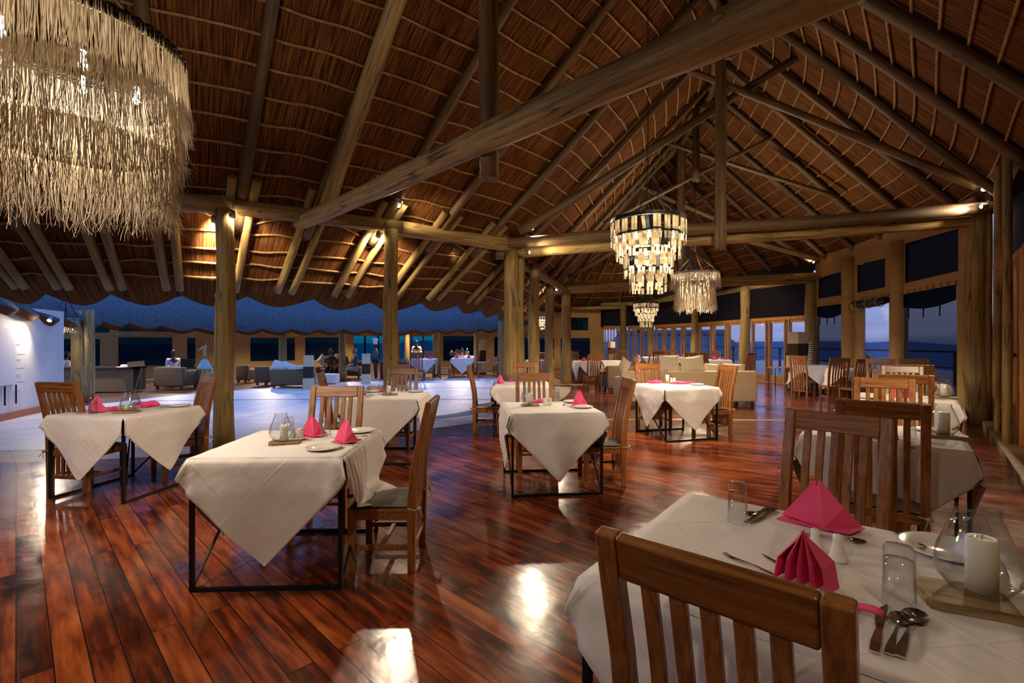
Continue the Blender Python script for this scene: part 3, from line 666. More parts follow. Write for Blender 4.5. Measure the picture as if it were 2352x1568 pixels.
for i, (p, q, h0, h1, lab) in enumerate(bays):
    us = [((2082,2205),(2078,2202)),((1972,2036),(1985,2045)),((1882,1938),(1880,1936))][i]
    uu = [sorted(((uv_-1176)/F*p[1]-p[0])/((q[0]-p[0])-(uv_-1176)/F*(q[1]-p[1])) for uv_ in uq) for uq in us]
    ua0, ua1 = uu[0]; a0, a1 = uu[1]; zt0, zt1 = [(3.84,3.95),(3.74,3.79),(3.72,3.66)][i]
    wins = [(a0,a1,.25,2.70,.25,2.70),(ua0,ua1,2.98,zt0,2.98,zt1)]
    wall_bay('wall_right', p, q, h0, h1, wins, lab=lab)
    w = struct(empty('window_%d' % (i+1)), 'window in the ' + lab, 'window')
    quadpane(p, q, ua0, ua1, (2.98,zt0,2.98,zt1), M['black_drape'], w, 'flap', .02)
    if i != 1: quadpane(p, q, a0, a1, (.25,2.70,.25,2.70), M['mesh'], w, 'screen', .02)
    else: quadpane(p, q, a0, a1, (.25,2.70,.25,2.70), M['pane'], w, 'pane', .02)
    d = Vector(q)-Vector(p); n = Vector((-d.y,d.x)).normalized()
    # sagging black flap edge and canvas hem seam above the lower screen
    mb = MB()
    for k in range(9):
        t = a0 + (a1-a0)*k/8; P_ = Vector(p)+d*t+n*.05; mb.bar((P_.x,P_.y,2.80),(P_.x,P_.y,2.72),.03,.012)
    mb.build('toggle', M['canvas'], w)
    if i != 1:
        mb = MB(); NN = 12
        for k in range(NN):
            t0 = a0+(a1-a0)*k/NN; t1 = a0+(a1-a0)*(k+1)/NN; A = Vector(p)+d*t0+n*.04; B = Vector(p)+d*t1+n*.04
            s0 = 2.40-.10*sin(pi*k/NN); s1 = 2.40-.10*sin(pi*(k+1)/NN)
            mb.add([(A.x,A.y,2.71),(B.x,B.y,2.71),(B.x,B.y,s1),(A.x,A.y,s0)], [(0,1,2,3)])
        mb.build('valance', M['mesh_dark'], w, solid=.004)
        for k in (.25,.55,.85):
            A = Vector(p)+d*(a0+(a1-a0)*k)+n*.06; mb = MB(); mb.bar((A.x,A.y,2.42),(A.x,A.y,2.10),.03,.008); mb.build('strap', M['black'], w)
# rolled blind on the middle bay
p, q = Vector(WV[1]), Vector(WV[2]); d = q-p; a0b, a1b = sorted(((uv_-1176)/F*p.y-p.x)/(d.x-(uv_-1176)/F*d.y) for uv_ in (1985,2045))
n = Vector((-d.y,d.x)).normalized()
A = p+d*(a0b-.06)+n*.16; B = p+d*(a1b+.06)+n*.16
mb = MB(); mb.tube([(A.x+(B.x-A.x)*t, A.y+(B.y-A.y)*t, 2.62-.03*sin(pi*t)+.0*t) for t in [k/8 for k in range(9)]], [.085,.10,.11,.115,.10,.11,.11,.12,.12], 12)
rb = mb.build('rolled_blind', M['black']); tag(rb, 'rolled up black blind tied above the clear window opening in the right wall', 'blind')
mb = MB(); mb.tube([(B.x-.02,B.y-.12,2.56),(B.x+.02,B.y+.08,2.56)], .14, 16); mb.build('rolled_end', M['canvas'], rb)
for t in (.2,.55,.85):
    mb = MB(); c = A+(B-A)*t; mb.tube([(c.x+.12*cos(x)*n.x, c.y+.12*cos(x)*n.y, 2.60+.13*sin(x)) for x in [2*pi*k/12 for k in range(13)]], .012, 5); mb.build('tie', M['rope'], rb)
# wall posts
def wpost(x, y, h, r, lab, g=None): return log('wall_post', (x,y,0),(x,y,h), r*1.03, r*.95, lab, g, 'post', wob=.2, n=16, knots=5)
wpost(8.82,9.05,4.0,.17,'thick log post at the near end of the canvas windows, lamp above it')
wpost(9.02,8.85,4.0,.09,'thin log post standing against the thick right hand post')
wpost(9.72,12.0,3.9,.12,'canvas wrapped pole between the first two right hand windows')
wpost(10.16,14.4,3.9,.12,'canvas wrapped pole between the second and third right hand windows')
bpy.data.objects
for x, y, r in ((9.72,12.0,.15),(10.16,14.4,.16)):
    mb = MB(); mb.tube([(x-.04,y-.02,z) for z in (0,1,2,3,4.05)], [r*1.25,r*1.2,r*1.25,r*1.2,r*1.3], 10)
    struct(mb.build('wall_right', M['canvas']), 'canvas sleeve wrapped round a wall pole', 'wall')
# near right timber wall: canvas above, orange wooden shutters below
NW0 = Vector((9.0,8.8)); NW1 = Vector((5.65,4.95)); nd_ = NW1-NW0
def npt(t, off=0): 
    n = Vector((-nd_.y,nd_.x)).normalized(); return NW0+nd_*t+n*off
struct(empty('window_8'), 'unused', 'window') if False else None
mb = MB(); a, b = npt(-.17,.06), npt(1.6,.06); mb.bar((a.x,a.y,4.05),(b.x,b.y,4.05),.06,2.6)
struct(mb.build('wall_right', M['black_drape']), 'black canvas above the shutters of the near right wall', 'wall')
mb = MB(); a, b = npt(-.16,.10), npt(1.6,.10); mb.bar((a.x,a.y,1.4),(b.x,b.y,1.4),.05,2.8); struct(mb.build('wall_right', M['orange_wood']), 'orange plank wall behind the near right shutters', 'wall')
mb = MB(); a, b = npt(-.05,-.12), npt(1.6,-.12); mb.bar((a.x,a.y,.05),(b.x,b.y,.05),.3,.1); struct(mb.build('baseboard_right', M['board']), 'rough timber sill along the near right wall', 'sill')
door_n = 0
for t0, t1 in ((.03,.135),(.16,.27),(.33,.52),(.56,.76),(.80,1.0)):
    door_n += 1
    dr = struct(empty('door_%d' % door_n), 'orange wooden door leaf number %d along the near right wall' % door_n, 'door')
    a, b = npt(t0,-.0), npt(t1,-.0)
    mb = MB(); mb.bar((a.x,a.y,1.45),(b.x,b.y,1.45),.05,2.7)
    mb.build('leaf', M['orange_wood'], dr, bevel=.006)
    mb = MB()
    for P_ in (a, b): mb.bar((P_.x,P_.y,.1),(P_.x,P_.y,2.85),.10,.09)
    mb.bar((a.x,a.y,2.82),(b.x,b.y,2.82),.09,.12)
    mb.build('frame', M['orange_wood'], dr, bevel=.006)
    c = npt(t0*.3+t1*.7,-.06); mb = MB(); mb.ball((c.x,c.y,1.35), .028, 8, 6); mb.build('knob', M['iron'], dr)
for t, lab in ((.0,'slim log post right of the thick post against the shutters'),(.30,'weathered log post between the second and third shutter'),(.54,'log post at the right edge between shutters')):
    c = npt(t,-.17); wpost(c.x, c.y, 4.6, .055, lab)

# ------------------------------------------------------------------ glass doors bay, posts, black drapes
DV = [(10.28,16.3),(9.55,19.4),(9.0,23.3),(7.8,26.5),(6.55,27.8),(5.2,28.2)]
for i, (x, y) in enumerate(DV[:-1]):
    lab = ['log post at the corner between glass doors and canvas windows','thick log post between the two right hand pairs of glass doors','third log post along the glass doors','fourth log post along the glass doors','last log post at the far left end of the glass doors','x'][i]
    wpost(x-.1, y, 3.75, [.17,.2,.2,.2,.2,.2][i], lab)
    log('ring_beam', (x,y-.05,3.72), (DV[i+1][0],DV[i+1][1]-.05,3.72), .11, .11, 'ring beam over the glass doors', 'ring beams over the glass doors', 'beam')
dn = 4
for i in range(5):
    p = Vector(DV[i]); q = Vector(DV[i+1]); d = q-p; L = d.length; nl = 4 if i == 2 else 3
    dn += 1
    dr = struct(empty('door_%d' % (dn+5)), ['glass door bay nearest the canvas windows','second glass door bay from the canvas windows','third glass door bay, roofs seen through it','fourth glass door bay from the canvas windows','farthest glass door bay','x'][i], 'door')
    n = Vector((-d.y,d.x)).normalized()
    zt = 2.35; m0 = .20/L
    fr = MB(); A = p+d*m0; B = q-d*m0
    fr.bar((A.x,A.y,zt+.05),(B.x,B.y,zt+.05),.10,.12); fr.build('lintel', M['orange_wood'], dr)
    for k in range(nl):
        a = m0+(1-2*m0)*k/nl; b = m0+(1-2*m0)*(k+1)/nl; P_ = p+d*(a+.008); Q_ = p+d*(b-.008); sw = .14
        mb = MB(); e1 = (Q_-P_).normalized()*sw*.5
        mb.bar((P_.x+e1.x,P_.y+e1.y,.03),(P_.x+e1.x,P_.y+e1.y,zt),.05,sw*1.0, up=(n.x,n.y,0))
        mb.bar((Q_.x-e1.x,Q_.y-e1.y,.03),(Q_.x-e1.x,Q_.y-e1.y,zt),.05,sw*1.0, up=(n.x,n.y,0))
        mb.bar((P_.x,P_.y,zt-.05),(Q_.x,Q_.y,zt-.05),.05,.12); mb.bar((P_.x,P_.y,.14),(Q_.x,Q_.y,.14),.05,.26)
        f = mb.build('leaf', M['orange_wood'], dr)
        quadpane(p, q, a+.02, b-.02, (.25,zt-.1,.25,zt-.1), M['pane'], f, 'pane')
        if k == 1: mb = MB(); mb.ball((P_.x+e1.x,P_.y+e1.y-.05,1.1), .03, 8, 6); mb.build('handle', M['iron'], f)
    st_ = MB(); st_.bar((p.x,p.y+.05,4.03),(q.x,q.y+.05,4.03),.05,.70); struct(st_.build('wall_right', M['black_drape2']), 'dark canvas strip over glass door bay %d' % (i+1), 'wall')
    # black gauze above, hem sagging over the transom glass
    quadpane(p, q, .03, .97, (2.42,3.7,2.42,3.7), M['black_drape'], dr, 'drape', .04)
# far end canvas walls
FE = [(5.42,28.3),(1.6,27.6),(-2.2,26.6)]
wall_bay('wall_back', FE[0], FE[1], 3.6, 3.5, [(.22,.68,.5,1.75,.5,1.75),(.25,.66,2.2,2.95,2.2,2.95),(.78,1.0,.5,1.75,.5,1.75),(.8,.95,2.2,2.85,2.2,2.85)], lab='tan canvas end wall behind the far tables')
wn4 = struct(empty('window_4'), 'dark screened windows of the far end wall', 'window')
for a0,a1,z0,z1 in ((.22,.68,.5,1.75),(.25,.66,2.2,2.95),(.78,1.0,.5,1.75),(.8,.95,2.2,2.85)): quadpane(FE[0],FE[1],a0,a1,(z0,z1,z0,z1),M['mesh_dark'],wn4,'screen')
wall_bay('wall_back', FE[1], FE[2], 3.4, 3.0, [(.15,.55,.5,1.75,.5,1.75),(.75,.95,.5,1.7,.5,1.7)], lab='tan canvas wall left of the far end wall')
for a0,a1 in ((.15,.55),(.75,.95)): quadpane(FE[1],FE[2],a0,a1,(.5,1.75,.5,1.75),M['mesh_dark'],wn4,'screen')
# walls behind the camera and round the left, unseen but closing the room
for a, b in (((5.6,4.9),(2.9,1.7)),((2.9,1.7),(-.1,-1.9)),((-.1,-1.9),(-4,-3.7)),((-4,-3.7),(-8,-4.0)),((-8,-4.0),(-11.5,-3.4)),((-11.5,-3.4),(-11.3,7.0))):
    mb = MB(); mb.bar((a[0],a[1],2.1),(b[0],b[1],2.1),.08,4.2) if a != (-11.5,-3.4) else mb.bar((a[0],a[1],1.75),(b[0],b[1],1.75),.08,3.5)
    struct(mb.build('wall_front', M['canvas']), 'canvas wall behind the viewer', 'wall')

# ------------------------------------------------------------------ across the courtyard: far wing
EV = [(-60,688,7.9),(40,706,9.2),(160,737,11.4),(300,746,14),(470,757,15.8),(650,759,16.6),(790,760,18.2),(900,761,19.4),(1010,760,20.2),(1095,758,20.8),(1160,752,21.2),(1215,740,22)]
EP = [px(*e_) for e_ in EV]
def evp(t):
    i = min(int(t), len(EP)-2); k = t-i; p = [EP[max(0,min(len(EP)-1,j))] for j in (i-1,i,i+1,i+2)]
    return .5*((2*p[1]) + (-p[0]+p[2])*k + (2*p[0]-5*p[1]+4*p[2]-p[3])*k*k + (-p[0]+3*p[1]-3*p[2]+p[3])*k**3)
cc = Vector((-4.2,13.2,0)); mb = MB(); NE = 220; top = []; arc = 0; prev = None
for i in range(NE+1):
    p = evp((len(EP)-1)*i/NE)
    if prev is not None: arc += (p-prev).length
    prev = p; o2 = (Vector((p.x,p.y,0))-cc).normalized(); sc_ = scallop(arc, .95, .16)
    for j in range(8):
        w = j/7; rr = 5.5*w + (sc_ if j == 0 else 0); z = p.z + rr*.86 + (.10*sin(min(1,w*5)*pi/2)) - (.0 if j else .06)
        mb.v.append((p.x+o2.x*rr, p.y+o2.y*rr, z))
for i in range(NE):
    for j in range(7): a = i*8+j; mb.f.append((a, a+8, a+9, a+1)); mb.m.append(0); mb.sm.append(True)
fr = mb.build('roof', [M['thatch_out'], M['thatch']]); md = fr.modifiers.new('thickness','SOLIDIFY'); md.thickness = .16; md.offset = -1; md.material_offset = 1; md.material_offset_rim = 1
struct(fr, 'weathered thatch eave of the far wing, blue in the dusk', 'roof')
for i, (x, y, r) in enumerate(FARPOSTS):
    lab = ['left log of the pair of posts near the white wall','right log of the pair of posts near the white wall','log post in front of the sofas across the courtyard','log post between the seated guests','log post right of the waiter in white','log post left of the small wooden table','log post right of the small wooden table','log post beside the plant pot in the far room'][i]
    log('veranda_post', (x,y,0), (x,y,2.35 if i < 7 else 2.8), r*1.05, r*.95, lab, None, 'post', wob=.35 if i == 0 else .15, n=14, knots=4)
# back canvas wall of the far wing
def U(u, d): return ((u-1176)*d/F, d)
BW = [U(90,18), U(450,20.5), U(690,23), U(810,24), U(1010,26), U(1195,27)]
def wins_from(pu, pq, spans):  # spans in photo pixels u0,u1,z0,z1
    out = []; p = Vector(pu); q = Vector(pq); d = q-p
    for u0,u1,z0,z1 in spans:
        ts = []
        for u in (u0,u1):
            k = (u-1176)/F; t = (k*p.y - p.x)/(d.x - k*d.y); ts.append(min(1,max(0,t)))
        out.append((ts[0],ts[1],z0,z1,z0,z1))
    return out
specs = [(BW[0],BW[1],[(135,230,.6,1.65),(272,396,.55,1.72),(430,449,.6,1.7),(185,252,1.9,2.2),(272,330,1.95,2.2),(342,394,1.95,2.2)],M['mesh_dark'],'tan canvas wall behind the reception desks'),
 (BW[1],BW[2],[(575,677,.65,1.72)],M['mesh_dark'],'tan canvas wall with bamboo blind behind the sofas'),
 (BW[2],BW[3],[(701,780,.65,1.75)],M['mesh_dark'],'tan canvas wall behind the seated guests'),
 (BW[3],BW[4],[(812,905,.5,1.82),(918,1000,.5,1.82)],M['teal'],'wall with teal lit window panes behind the waiter'),
 (BW[4],BW[5],[(1018,1090,.5,1.85),(1135,1160,.7,1.8)],M['mesh_dark'],'tan canvas wall behind the drinks table')]
for i, (p, q, sp, mm, lab) in enumerate(specs):
    ws = wins_from(p, q, sp); wall_bay('wall_left', p, q, 3.2, 3.2, ws, lab=lab)
    w = struct(empty('window_%d' % (5+i)), 'windows in the ' + lab, 'window')
    for a0,a1,z0,z1,_,_ in ws: quadpane(p, q, a0, a1, (z0,z1,z0,z1), mm, w, 'screen')
    if i == 3:
        for u in (838,868,945,972):
            a = U(u-2, 24.9); b = U(u+2, 24.9); mb = MB(); mb.box(a[0],a[1],.5,b[0],a[1]+.06,1.85); mb.build('mullion', M['redwood'], w)
# bamboo rods over the blinds
for u0,u1,v,d,lab in ((385-120,402,768,19.0,'bamboo rod above the big dark blind'),(573,682,768,21.0,'bamboo blind rod glowing over the sofa window'),(1015,1085,768,25.4,'bamboo blind rod glowing over the drinks table')):
    a = px(u0,v,d); b = px(u1,v+2,d+.5); mb = MB(); mb.tube([a,(a+b)/2,b], .03, 8); mb.tube([a+Vector((.1,0,.1)),b+Vector((-.1,0,.09))], .025, 8)
    tag(mb.build('bamboo_rod', M['batten']), lab, 'rod')
# white plaster wall at left with painting
wl0 = Vector((-9.85,8.8)); wl1 = Vector((-10.72,11.35))
mb = MB(); mb.bar((wl0.x+.9,wl0.y-2.6,1.13),(wl1.x,wl1.y,1.13),.16,2.26); struct(mb.build('wall_left', M['plaster']), 'white plastered wall at the far left with a painting', 'wall')
mb = MB(); mb.bar((wl0.x+1.0,wl0.y-2.6,.07),(wl1.x+.1,wl1.y,.07),.04,.14); struct(mb.build('baseboard_left', M['terracotta']), 'terracotta skirting along the white wall', 'skirting')
def wallpt(u, z, off=.1):
    k = (u-1176)/F; a = Vector((wl0.x+.98,wl0.y-2.6)); b = Vector((wl1.x+.08,wl1.y)); d = b-a; t = (k*a.y-a.x)/(d.x-k*d.y); n = Vector((d.y,-d.x)).normalized(); n = n if n.x > 0 else -n
    q = a+d*t+n*off; return Vector((q.x,q.y,z)), d.normalized()
c, dd = wallpt(-30, 1.1, .03); e2, _ = wallpt(29, 1.1, .03)
pt = empty('painting', (0,0,0)); tag(pt, 'off white canvas with a yellow shape hung on the white wall', 'painting')
mb = MB(); mb.bar((c.x,c.y,1.25),(e2.x,e2.y,1.25),.05,1.12); mb.build('canvas_panel', M['artcanvas'], pt, bevel=.004)
a1_, _ = wallpt(-20, 1.2, .062); mb = MB()
prof = [(0,.95),(.2,1.28),(.45,1.38),(.62,1.22),(.78,1.0),(.70,.86),(.5,.84),(.25,.88)]
w_ = (e2-a1_); mb.add([(a1_.x+w_.x*t, a1_.y+w_.y*t, z) for t, z in prof], [tuple(range(8))]); mb.build('yellow_shape', M['yellow'], pt, solid=.003)
for u in (2,28):
    a, _ = wallpt(u, .45, .06); mb = MB(); mb.bar((a.x,a.y,.68),(a.x,a.y,.30),.02,.02); mb.build('bracket', M['iron'], pt)
for z in (.72,1.0,1.28,1.55):
    a, _ = wallpt(31,z,.05); b, _ = wallpt(50,z,.05); mb = MB(); mb.bar(a,b,.008); mb.build('side_rod', M['iron'], pt)

# ------------------------------------------------------------------ lamps
def fringe_lamp(loc, r, ztop, h1, h2, lab, n=420, wf=1.0, power=60, ring=True, seg=8, cords=True, r2=.8, zceil=None, drop=0):
    """two tier drum of hanging sisal strands; loc = plan centre, ztop = rim height"""
    t = empty('fringe_lamp', (loc[0], loc[1], ztop)); tag(t, lab, 'hanging lamp')
    mb = MB()
    if ring:   # twisted rope rim
        for ph in (0, pi):
            mb.tube([((r+.012*cos(x*26+ph))*cos(x), (r+.012*cos(x*26+ph))*sin(x), .012*sin(x*26+ph)) for x in [2*pi*k/160 for k in range(161)]], .016, 5, cap=False)
    mb.tube([(r*.985*cos(x), r*.985*sin(x), -.03) for x in [2*pi*k/48 for k in range(49)]], .018, 6, cap=False)
    mb.build('rim', M['iron'], t)
    big = r2 > .85
    tiers = ((r, 0, -h2*.46, .35), (r*.95, -h2*.27, -h2*.70, .7), (r*.91, -h2*.58, -h2*.99, 1.0)) if big else ((r, 0, -h1, .3), (r*r2*1.02, -h1*.6, -h2, .8), (r*r2*.9, -h1*.4, -h2*1.02, 1.0))
    for ti, (rr, z0, z1, tang) in enumerate(tiers):
        mb = MB(); nn = int(n*(1 if ti == 0 else .85))
        for k in range(nn):
            a = 2*pi*(k+random.uniform(-.4,.4))/nn; L = (z1-z0)*(random.uniform(.80,1.10)+.05*sin(a*9)+.04*sin(a*23)); ro = rr*random.uniform(.96,1.04); wv = random.uniform(0,6); cur = random.uniform(.2,1.2)*tang
            w = rr*2*pi/nn*random.uniform(.7,1.5)*(1.6 if ti == 0 else 1.15); vs = []; lean = random.uniform(-.05,.05)*tang
            for j in range(seg+1):
                q = j/seg; te = max(0, q-.62)
                ra = ro + .035*q*q*(1 if ti < 2 else .3) + .012*sin(q*9+wv)*q*tang + .22*cur*cos(wv*3)*te*te*2.2
                aa = a + lean*q + .018*sin(q*6+wv)*q*(1+tang) + .30*cur*sin(wv*5+q*4)*te*te*2.0
                z = z0 + L*q + .10*cur*te*te*3*abs(sin(wv))
                ww = w*(1-.6*q)/ra
                vs += [(ra*cos(aa-ww/2), ra*sin(aa-ww/2), z), (ra*cos(aa+ww/2), ra*sin(aa+ww/2), z), ((ra+w*.4)*cos(aa), (ra+w*.4)*sin(aa), z)]
            fs = []
            for j in range(seg):
                b = 3*j
                for x, y in ((0,2),(2,1),(1,0)): fs.append((b+x, b+y, b+3+y, b+3+x))
            mb.add(vs, fs)
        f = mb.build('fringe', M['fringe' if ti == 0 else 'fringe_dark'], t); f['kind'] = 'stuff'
    # bulbs and their light
    for k, (a, q) in enumerate(((-1.9,.62),(-.7,.5),(2.2,.6),(.8,.55))):
        x, y, z = r*q*cos(a), r*q*sin(a), -.16 - .1*(k % 2)
        mb = MB(); mb.ball((x,y,z), .026, 10, 8); mb.tube([(x,y,z+.03),(x,y,z+.09)], .014, 8, 0); b = mb.build('bulb', M['bulb'], t)
        b.visible_shadow = True
    light('POINT', (0,0,-.2), power, (1,.86,.68), .12, parent=t)
    o = light('SPOT', (0,0,-h2*.98), power*1.5, WARM2, .16, (0,0,-1), 165, .35, parent=t); o.rotation_euler = (0,0,0)
    if cords:
        mb = MB(); zc = (zceil or 7.5) - ztop
        for k in range(4): a = pi/4+k*pi/2; mb.tube([(r*cos(a), r*sin(a), 0), (0,0,.55)], .008, 5)
        mb.tube([(0,0,.55),(0,0,zc)], .008, 5); mb.build('cord', M['iron'], t)
    return t
fringe_lamp((-2.72,2.98), .56, 3.42, .62, 1.10, 'huge fringed sisal drum lamp hanging at the upper left', n=1150, power=40, r2=.95)
fringe_lamp((4.95,12.95), .60, 3.40, .42, .98, 'glowing fringed drum lamp hanging right of the big tiered chandelier', n=520, power=150, ring=False, seg=5, r2=.8)
fringe_lamp((-10.9,12.0-.3), .22, 2.12, .18, .36, 'small fringed lamp between the white wall and the paired posts', n=80, power=2, ring=False, seg=4, zceil=2.9)

def chandelier(loc, s, ztop, lab, power, full=True, zceil=7.6):
    t = empty('shell_chandelier', (loc[0], loc[1], ztop)); tag(t, lab, 'chandelier')
    tiers = [(.55,0,.30),(.475,-.22,.30),(.36,-.49,.30),(.265,-.76,.27)]
    for i, (r, z, h) in enumerate(tiers):
        r *= s; z *= s; h *= s
        mb = MB(); n = 40
        for zz in (z, z-.02*s):
            vs = []
            for k in range(n):
                a = 2*pi*k/n
                for rr, z2 in ((r*.99,zz+.014*s),(r*1.03,zz+.014*s),(r*1.03,zz-.022*s),(r*.99,zz-.022*s)): vs.append((rr*cos(a), rr*sin(a), z2))
            mb.add(vs, [(4*k+x, 4*((k+1)%n)+x, 4*((k+1)%n)+(x+1)%4, 4*k+(x+1)%4) for k in range(n) for x in range(4)])
        hp = mb.build('hoop', M['iron'], t)
        m = max(8, int(r*2*pi/(.15*s))); sh = MB(); wire = MB()
        for k in range(m):
            a = 2*pi*k/m + random.uniform(-.02,.02); cx, cy = r*1.02*cos(a), r*1.02*sin(a); tx, ty = -sin(a), cos(a); tilt = random.uniform(-.16,.16) if random.random() < .45 else 0
            wd = 2*pi*r/m*random.uniform(.62,.80); hh = h*random.uniform(.60,.68); z0 = z-.045*s-random.uniform(0,.02)*s; kind = random.random()
            def q(x, zz, off=0): return (cx+tx*(x*cos(tilt)-zz*sin(tilt))+cos(a)*off, cy+ty*(x*cos(tilt)-zz*sin(tilt))+sin(a)*off, z0+zz*cos(tilt)+x*sin(tilt))
            if i == 0 or kind > .12:
                nx = 1 if i else 2
                for x_ in range(nx):
                    xa = -wd/2+wd*x_/nx+.004; xb = -wd/2+wd*(x_+1)/nx-.004
                    mi = 1 if (i == 0 and random.random() < .18) else 0
                    sh.add([q(xa,-.0),q(xb,-.0),q(xb*.96,-hh),q(xa*.96,-hh),q(xa,-.0,.006),q(xb,-.0,.006),q(xb*.96,-hh,.006),q(xa*.96,-hh,.006)], [(0,3,2,1),(4,5,6,7),(0,1,5,4),(1,2,6,5),(2,3,7,6),(3,0,4,7)], mi)
            else:   # dark fretwork tile with a spiral
                sh.add([q(-wd/2,0),q(wd/2,0),q(wd/2,-hh),q(-wd/2,-hh)], [(0,1,2,3)], 2)
                pts = []
                for w_ in range(20):
                    an = w_*.55; rr = wd*.36*(1-w_/22); pts.append(q(rr*cos(an), -hh*.5+rr*sin(an), .008))
                sh.tube(pts, .006*s, 4, 0)
            # small lower tiles, hung on wire
            for x_ in (-.25,.25):
                xx = wd*x_*1.1; sh.add([q(xx-wd*.21,-hh-.03*s),q(xx+wd*.21,-hh-.03*s),q(xx+wd*.19,-h-.03*s),q(xx-wd*.19,-h-.03*s)], [(0,1,2,3)], 0)
            sh.tube([q(-wd*.52,.03*s),q(-wd*.52,-h)], .003*s, 4, 2)
        sh.build('shell_ring', [M['shell'], M['shell_blue'], M['iron']], t)
    for k in range(3):
        a = k*2.1; mb = MB(); mb.ball((.12*s*cos(a), .12*s*sin(a), -.36*s), .03*s, 10, 8); mb.build('bulb', M['bulb'], t)
    o = light('SPOT', (0,0,-1.14*s), power*4, WARM2, .1, (0,0,-1), 172, .4, parent=t); o.rotation_euler = (0,0,0)
    light('POINT', (0,0,-.12*s), power*.4, WARM2, .06, parent=t); light('POINT', (0,0,-.5*s), power*.6, WARM2, .06, parent=t)
    mb = MB(); zc = zceil - ztop
    for k in range(3): a = k*2*pi/3; mb.tube([(.55*s*cos(a),.55*s*sin(a),0),(0,0,.5*s)], .007, 5)
    z = .5*s
    while z < zc:
        mb.tube([(.012*cos(x) if int(z*14) % 2 else 0, 0 if int(z*14) % 2 else .012*cos(x), z+.036*(1+sin(x))) for x in [2*pi*k/8 for k in range(9)]], .004, 4, cap=False); z += .062
    mb.build('chain', M['iron'], t); return t
chandelier((2.1,7.4), 1.0, 3.42, 'big four tier shell chandelier over the middle of the hall', 34)
chandelier((6.4,22.9), 1.04, 3.40, 'small looking shell chandelier below the big one, near the far doors', 26, zceil=7.0)
chandelier((1.62,24.5), .62, 2.86, 'faint small shell chandelier behind the slim posts at the far back', 16, zceil=4.2)

def spotlamp(loc, target, power, lab, angle=75, size=1.0, emis=None, col=WARM2, radius=.07, blend=.7):
    v = (Vector(target)-Vector(loc)).normalized(); t = empty('spotlight', loc); t.rotation_euler = v.to_track_quat('-Z','Y').to_euler(); tag(t, lab, 'spotlight')
    mb = MB(); mb.lathe([(0,.10),(.035*size,.10),(.042*size,.06),(.05*size,0),(.046*size,-.005),(.0,-.0)], 14); mb.build('housing', M['lampshell'], t)
    mb = MB(); mb.lathe([(0,-.012),(.03*size,-.010),(.036*size,-.004)], 12); mb.ball((0,0,-.012), .018*size, 8, 6); mb.build('lens', M['brass'], t)
    mb = MB(); mb.bar((0,0,.07),(.0,.09,.12),.012); mb.build('bracket', M['lampshell'], t)
    o = light('SPOT', (0,0,-.05), power, col, radius, (0,0,-1), angle, blend, parent=t); o.rotation_euler = (0,0,0)
    return t
spotlamp((-1.98,8.35,3.92), (-1.2,3.8,.6), 210, 'bright spotlight on the ring beam above the pale lamp post')
spotlamp((.43,10.15,3.95), (2.0,4.5,.5), 300, 'bright spotlight beside the corner of the two ring beams')
spotlamp((8.62,8.75,4.33), (4.2,5.4,.7), 300, 'bright spotlight above the near end of the canvas windows')
spotlamp((-4.12,7.05,3.40), (-5.2,8.9,2.5), 100, 'lamp tucked behind the head of the thick left post', 120)
spotlamp((-2.32,8.3,3.38), (-3.0,9.9,2.6), 100, 'lamp glowing on the struts left of the pale post head', 120)
spotlamp((9.8,15.55,4.12), (8.2,15.9,5.2), 60, 'lamp at the foot of the two bright struts over the window wall', 120)
spotlamp((1.55,16.7,3.35), (1.0,16.2,2.6), 70, 'bright lamp beside the head of the knotty far post', 140)
spotlamp((-9.95,10.3,2.0), (-9.0,8.4,.0), 45, 'spotlight over the white wall at the far left', 150)

spotlamp((8.45,8.62,3.98), (6.0,9.25,3.68), 60, 'small added lamp at the right end of the double tie beam', 110)  # extra lamp added to make the tie beam glow at this end
spotlamp((.35,9.95,3.40), (2.4,9.85,3.5), 45, 'small added lamp at the left end of the double tie beam', 110)  # its added counterpart for the other end of the tie beam
spotlamp((-1.9,8.2,3.95), (-1.2,8.95,3.5), 25, 'small added lamp throwing light along the ring beam beside the pale post', 100)  # added for the glow on the ring beam by the post head
